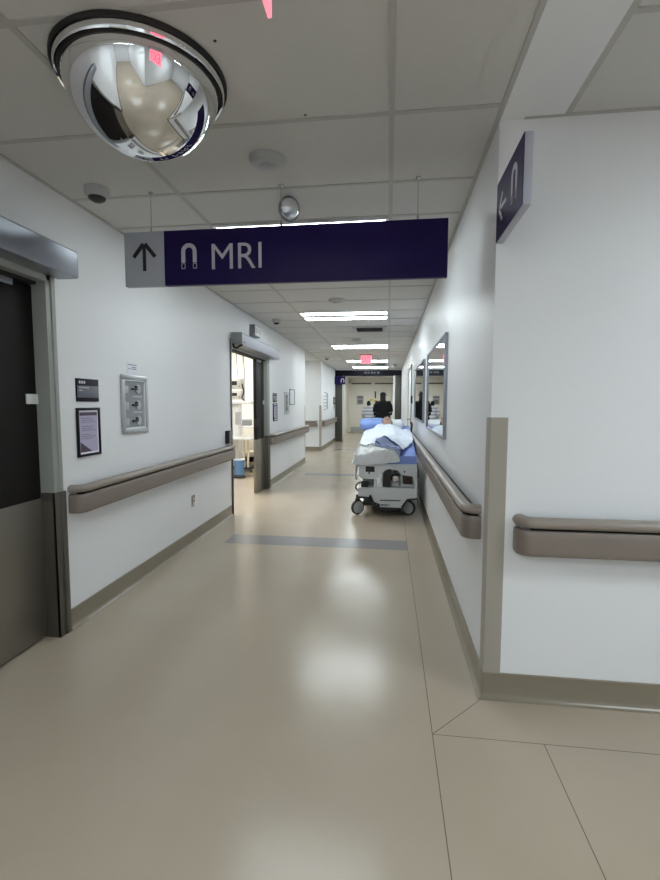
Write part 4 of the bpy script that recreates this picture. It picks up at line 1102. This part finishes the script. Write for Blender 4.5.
def hair_mb(length):
    mb = MB(); bm = bmesh.new(); bmesh.ops.create_uvsphere(bm, u_segments=28, v_segments=18, radius=1)
    for v in bm.verts:
        x, y, z = v.co
        k = 1.0
        Y_ = y*.106+.012; Z = z*.128+.012
        if y < -.25 and z < .45: Y_ = max(Y_, -.035)           # keep the face clear
        if z < 0: Z = z*length; X = x*(.088+.02*(-z)); Y_ = max(Y_, -.02) if y < 0 else Y_
        else: X = x*.088
        v.co = (X, Y_, Z+1.635)
    mb.add(bm); return mb

# --- person in black, seen from behind in front of the doors
pb = thing('person', 'person in a long black coat and black cap standing behind the stretcher, back turned', 'person', (-.17, 15.0, 0))
me, T_ = standing(-.17, 15.0, 1.72, PI)
me.transform(T_); obj('body', me, M['skin'], pb, sharp=80)
obj('coat', to_world(coat_mb(.42, .05), T_), M['coat'], pb, sharp=60)
for q in (-1, 1): obj('sleeve', to_world(sleeve_mb(q), T_), M['coat'], pb, sharp=60)
obj('hair', to_world(hair_mb(1.25), T_), M['hair'], pb, sharp=70)
mb = MB(); mb.lathe([(0, .132), (.05, .128), (.088, .095), (.100, .05), (.100, .03), (0, .03)], (0, .006, 1.635), (0, 0, 1), 28)
cap = obj('cap', to_world(mb, T_), M['coat'], pb, sharp=60)
mb = MB(); mb.prism([(.085*math.cos(a)*.95, -.075-.085*math.sin(a)) for a in [PI*k/12 for k in range(13)]]+[(-.085, -.05), (.085, -.05)], lambda a, b, t_: (a, b, 1.672+t_-.15*(-.07-b)), .008)
o = to_world(mb, Matrix.Translation((-.17, 15, 0)) @ Matrix.Rotation(math.radians(95), 4, 'Z') @ Matrix.Scale(1.72/1.75, 4)); obj('cap_brim', o, M['coat'], cap)
for q in (-1, 1):
    mb = MB(); mb.tube([(q*.095, 0, .80), (q*.105, -.0, .5), (q*.11, .03, .10)], [.11, .085, .07], 16); obj('trouser_leg', to_world(mb, T_), M['coat'], pb)
    mb = MB(); mb.ball((q*.117, -.055, .042), 1, (.05, .125, .042), 18); obj('shoe', to_world(mb, T_), M['rubber'], pb)

# --- person in grey striped gown farther off
pg = thing('person', 'distant dark haired person in a grey striped top left of the black coat', 'person', (-.72, 17.3, 0))
me, T_ = standing(-.72, 17.3, 1.46, PI)
me.transform(T_); obj('body', me, M['skin'], pg, sharp=80)
obj('gown', to_world(coat_mb(.55, .0), T_), M['gown'], pg, sharp=60)
for q in (-1, 1): obj('sleeve', to_world(sleeve_mb(q), T_), M['gown'], pg, sharp=60)
obj('hair', to_world(hair_mb(.10), T_), M['hair'], pg, sharp=70)
for q in (-1, 1):
    mb = MB(); mb.tube([(q*.095, 0, .80), (q*.105, -.0, .5), (q*.11, .03, .10)], [.10, .08, .065], 16); obj('trouser_leg', to_world(mb, T_), M['midgrey'], pg)
    mb = MB(); mb.ball((q*.117, -.055, .042), 1, (.048, .12, .042), 18); obj('shoe', to_world(mb, T_), M['rubber'], pg)

# --- patient lying on the stretcher, head on the raised end
pt = thing('person', 'patient lying face up on the stretcher under the white blanket', 'person', (-.02, 6.8, .9))
J = {}; Lk = []
bz = lambda y, o_: mtop(y)+o_
def jp(x, y, o_): return (x, y, bz(y, o_))
J['pelvis'] = (jp(-.02, 6.62, .045), .046)
for n_, y_, r in (('waist', 6.78, .066), ('chest', 7.0, .072), ('upper', 7.14, .062), ('neck', 7.27, .048)): J[n_] = (jp(-.02, y_, .045), r*.66)
J['skull'] = ((-.02, 7.37, mtop(7.37)+.085), .045)
Lk += [('pelvis', 'waist'), ('waist', 'chest'), ('chest', 'upper'), ('upper', 'neck'), ('neck', 'skull')]
for sd, q in (('l', -1), ('r', 1)):
    J[sd+'hip'] = (jp(-.02+q*.08, 6.56, .045), .044); J[sd+'knee'] = (jp(-.02+q*.09, 6.22, .05), .040); J[sd+'ank'] = (jp(-.02+q*.09, 5.90, .055), .032); J[sd+'toe'] = (jp(-.02+q*.10, 5.85, .105), .024)
    Lk += [('pelvis', sd+'hip'), (sd+'hip', sd+'knee'), (sd+'knee', sd+'ank'), (sd+'ank', sd+'toe')]
    J[sd+'sho'] = (jp(-.02+q*.13, 7.14, .045), .036); J[sd+'elb'] = (jp(-.02+q*.165, 6.90, .045), .030); J[sd+'wrist'] = (jp(-.02+q*.13, 6.70, .05), .022)
    Lk += [('upper', sd+'sho'), (sd+'sho', sd+'elb'), (sd+'elb', sd+'wrist')]
    hand_joints(J, Lk, J[sd+'wrist'][0], sd, (-q*.3, -1, 0), (-q, -.2, .1), (0, 0, -.5))
body = skin_mesh(J, Lk, 2)
# head: face up, chin towards the feet
HT = Matrix.Translation((-.02, 7.43, mtop(7.43)+.105)) @ Matrix.Rotation(math.radians(6), 4, 'Y') @ Matrix.Rotation(-PI/2+.42, 4, 'X') @ Matrix.Scale(1.1, 4)
hb = head_bm(); hm_ = bpy.data.meshes.new('h'); hb.to_mesh(hm_); hb.free(); hm_.transform(HT)
obj('body', join_meshes([body, hm_]), M['skin'], pt, sharp=80)
def hbox(fn): mb = MB(); fn(mb); me = bpy.data.meshes.new('t'); mb.bm.to_mesh(me); mb.bm.free(); me.transform(HT); return me
bm = bmesh.new(); bmesh.ops.create_uvsphere(bm, u_segments=28, v_segments=18, radius=1)
for v in bm.verts:
    x, y, z = v.co; Y_ = y*.102+.006
    if y < -.1 and z < .52: Y_ = max(Y_, -.02)
    v.co = (x*.083, Y_, z*.124+.008 if z > -.3 else -.3*.124)
obj('hair', hbox(lambda mb: mb.add(bm)), M['hair'], pt, sharp=70)
for s in (-1, 1):
    o = obj('eye', hbox(lambda mb: mb.ball((s*.028, -.083, .012), 1, (.011, .006, .005), 12)), M['black'], pt)
    obj('eyebrow', hbox(lambda mb: mb.tube([(s*.012, -.092, .030), (s*.028, -.093, .035), (s*.044, -.084, .030)], .004, 8)), M['hair'], pt)
obj('lips', hbox(lambda mb: mb.tube([(-.022, -.088, -.052), (0, -.095, -.051), (.022, -.088, -.052)], .004, 8)), M['brown'], pt)

# ================================================================== CAMERA
cam = bpy.data.cameras.new('camera'); co = bpy.data.objects.new('camera', cam); C.objects.link(co)
f, yaw, pitch, roll, ch = 461.43, .1250, .0795, .0022, 1.3802
cam.sensor_fit = 'VERTICAL'; cam.sensor_height = 24; cam.lens = f/880*24; cam.clip_start = .05; cam.clip_end = 100
fw = Vector((-math.sin(yaw)*math.cos(pitch), math.cos(yaw)*math.cos(pitch), -math.sin(pitch)))
rt = Vector((math.cos(yaw), math.sin(yaw), 0)); up = rt.cross(fw)
r2 = rt*math.cos(roll)+up*math.sin(roll); u2 = -rt*math.sin(roll)+up*math.cos(roll)
m3 = Matrix((r2, u2, -fw)).transposed(); co.matrix_world = Matrix.Translation((0, 0, ch)) @ m3.to_4x4()
sc = bpy.context.scene; sc.camera = co

w = bpy.data.worlds.new('world'); sc.world = w; w.use_nodes = True
w.node_tree.nodes['Background'].inputs[0].default_value = (.6, .63, .66, 1); w.node_tree.nodes['Background'].inputs[1].default_value = .05
sc.view_settings.view_transform = 'Standard'; sc.view_settings.look = 'None'; sc.view_settings.gamma = 1; sc.view_settings.use_curve_mapping = False
sc.view_settings.exposure = .22
sc.cycles.max_bounces = 10; sc.cycles.diffuse_bounces = 6; sc.cycles.glossy_bounces = 5
sc.cycles.sample_clamp_indirect = 6
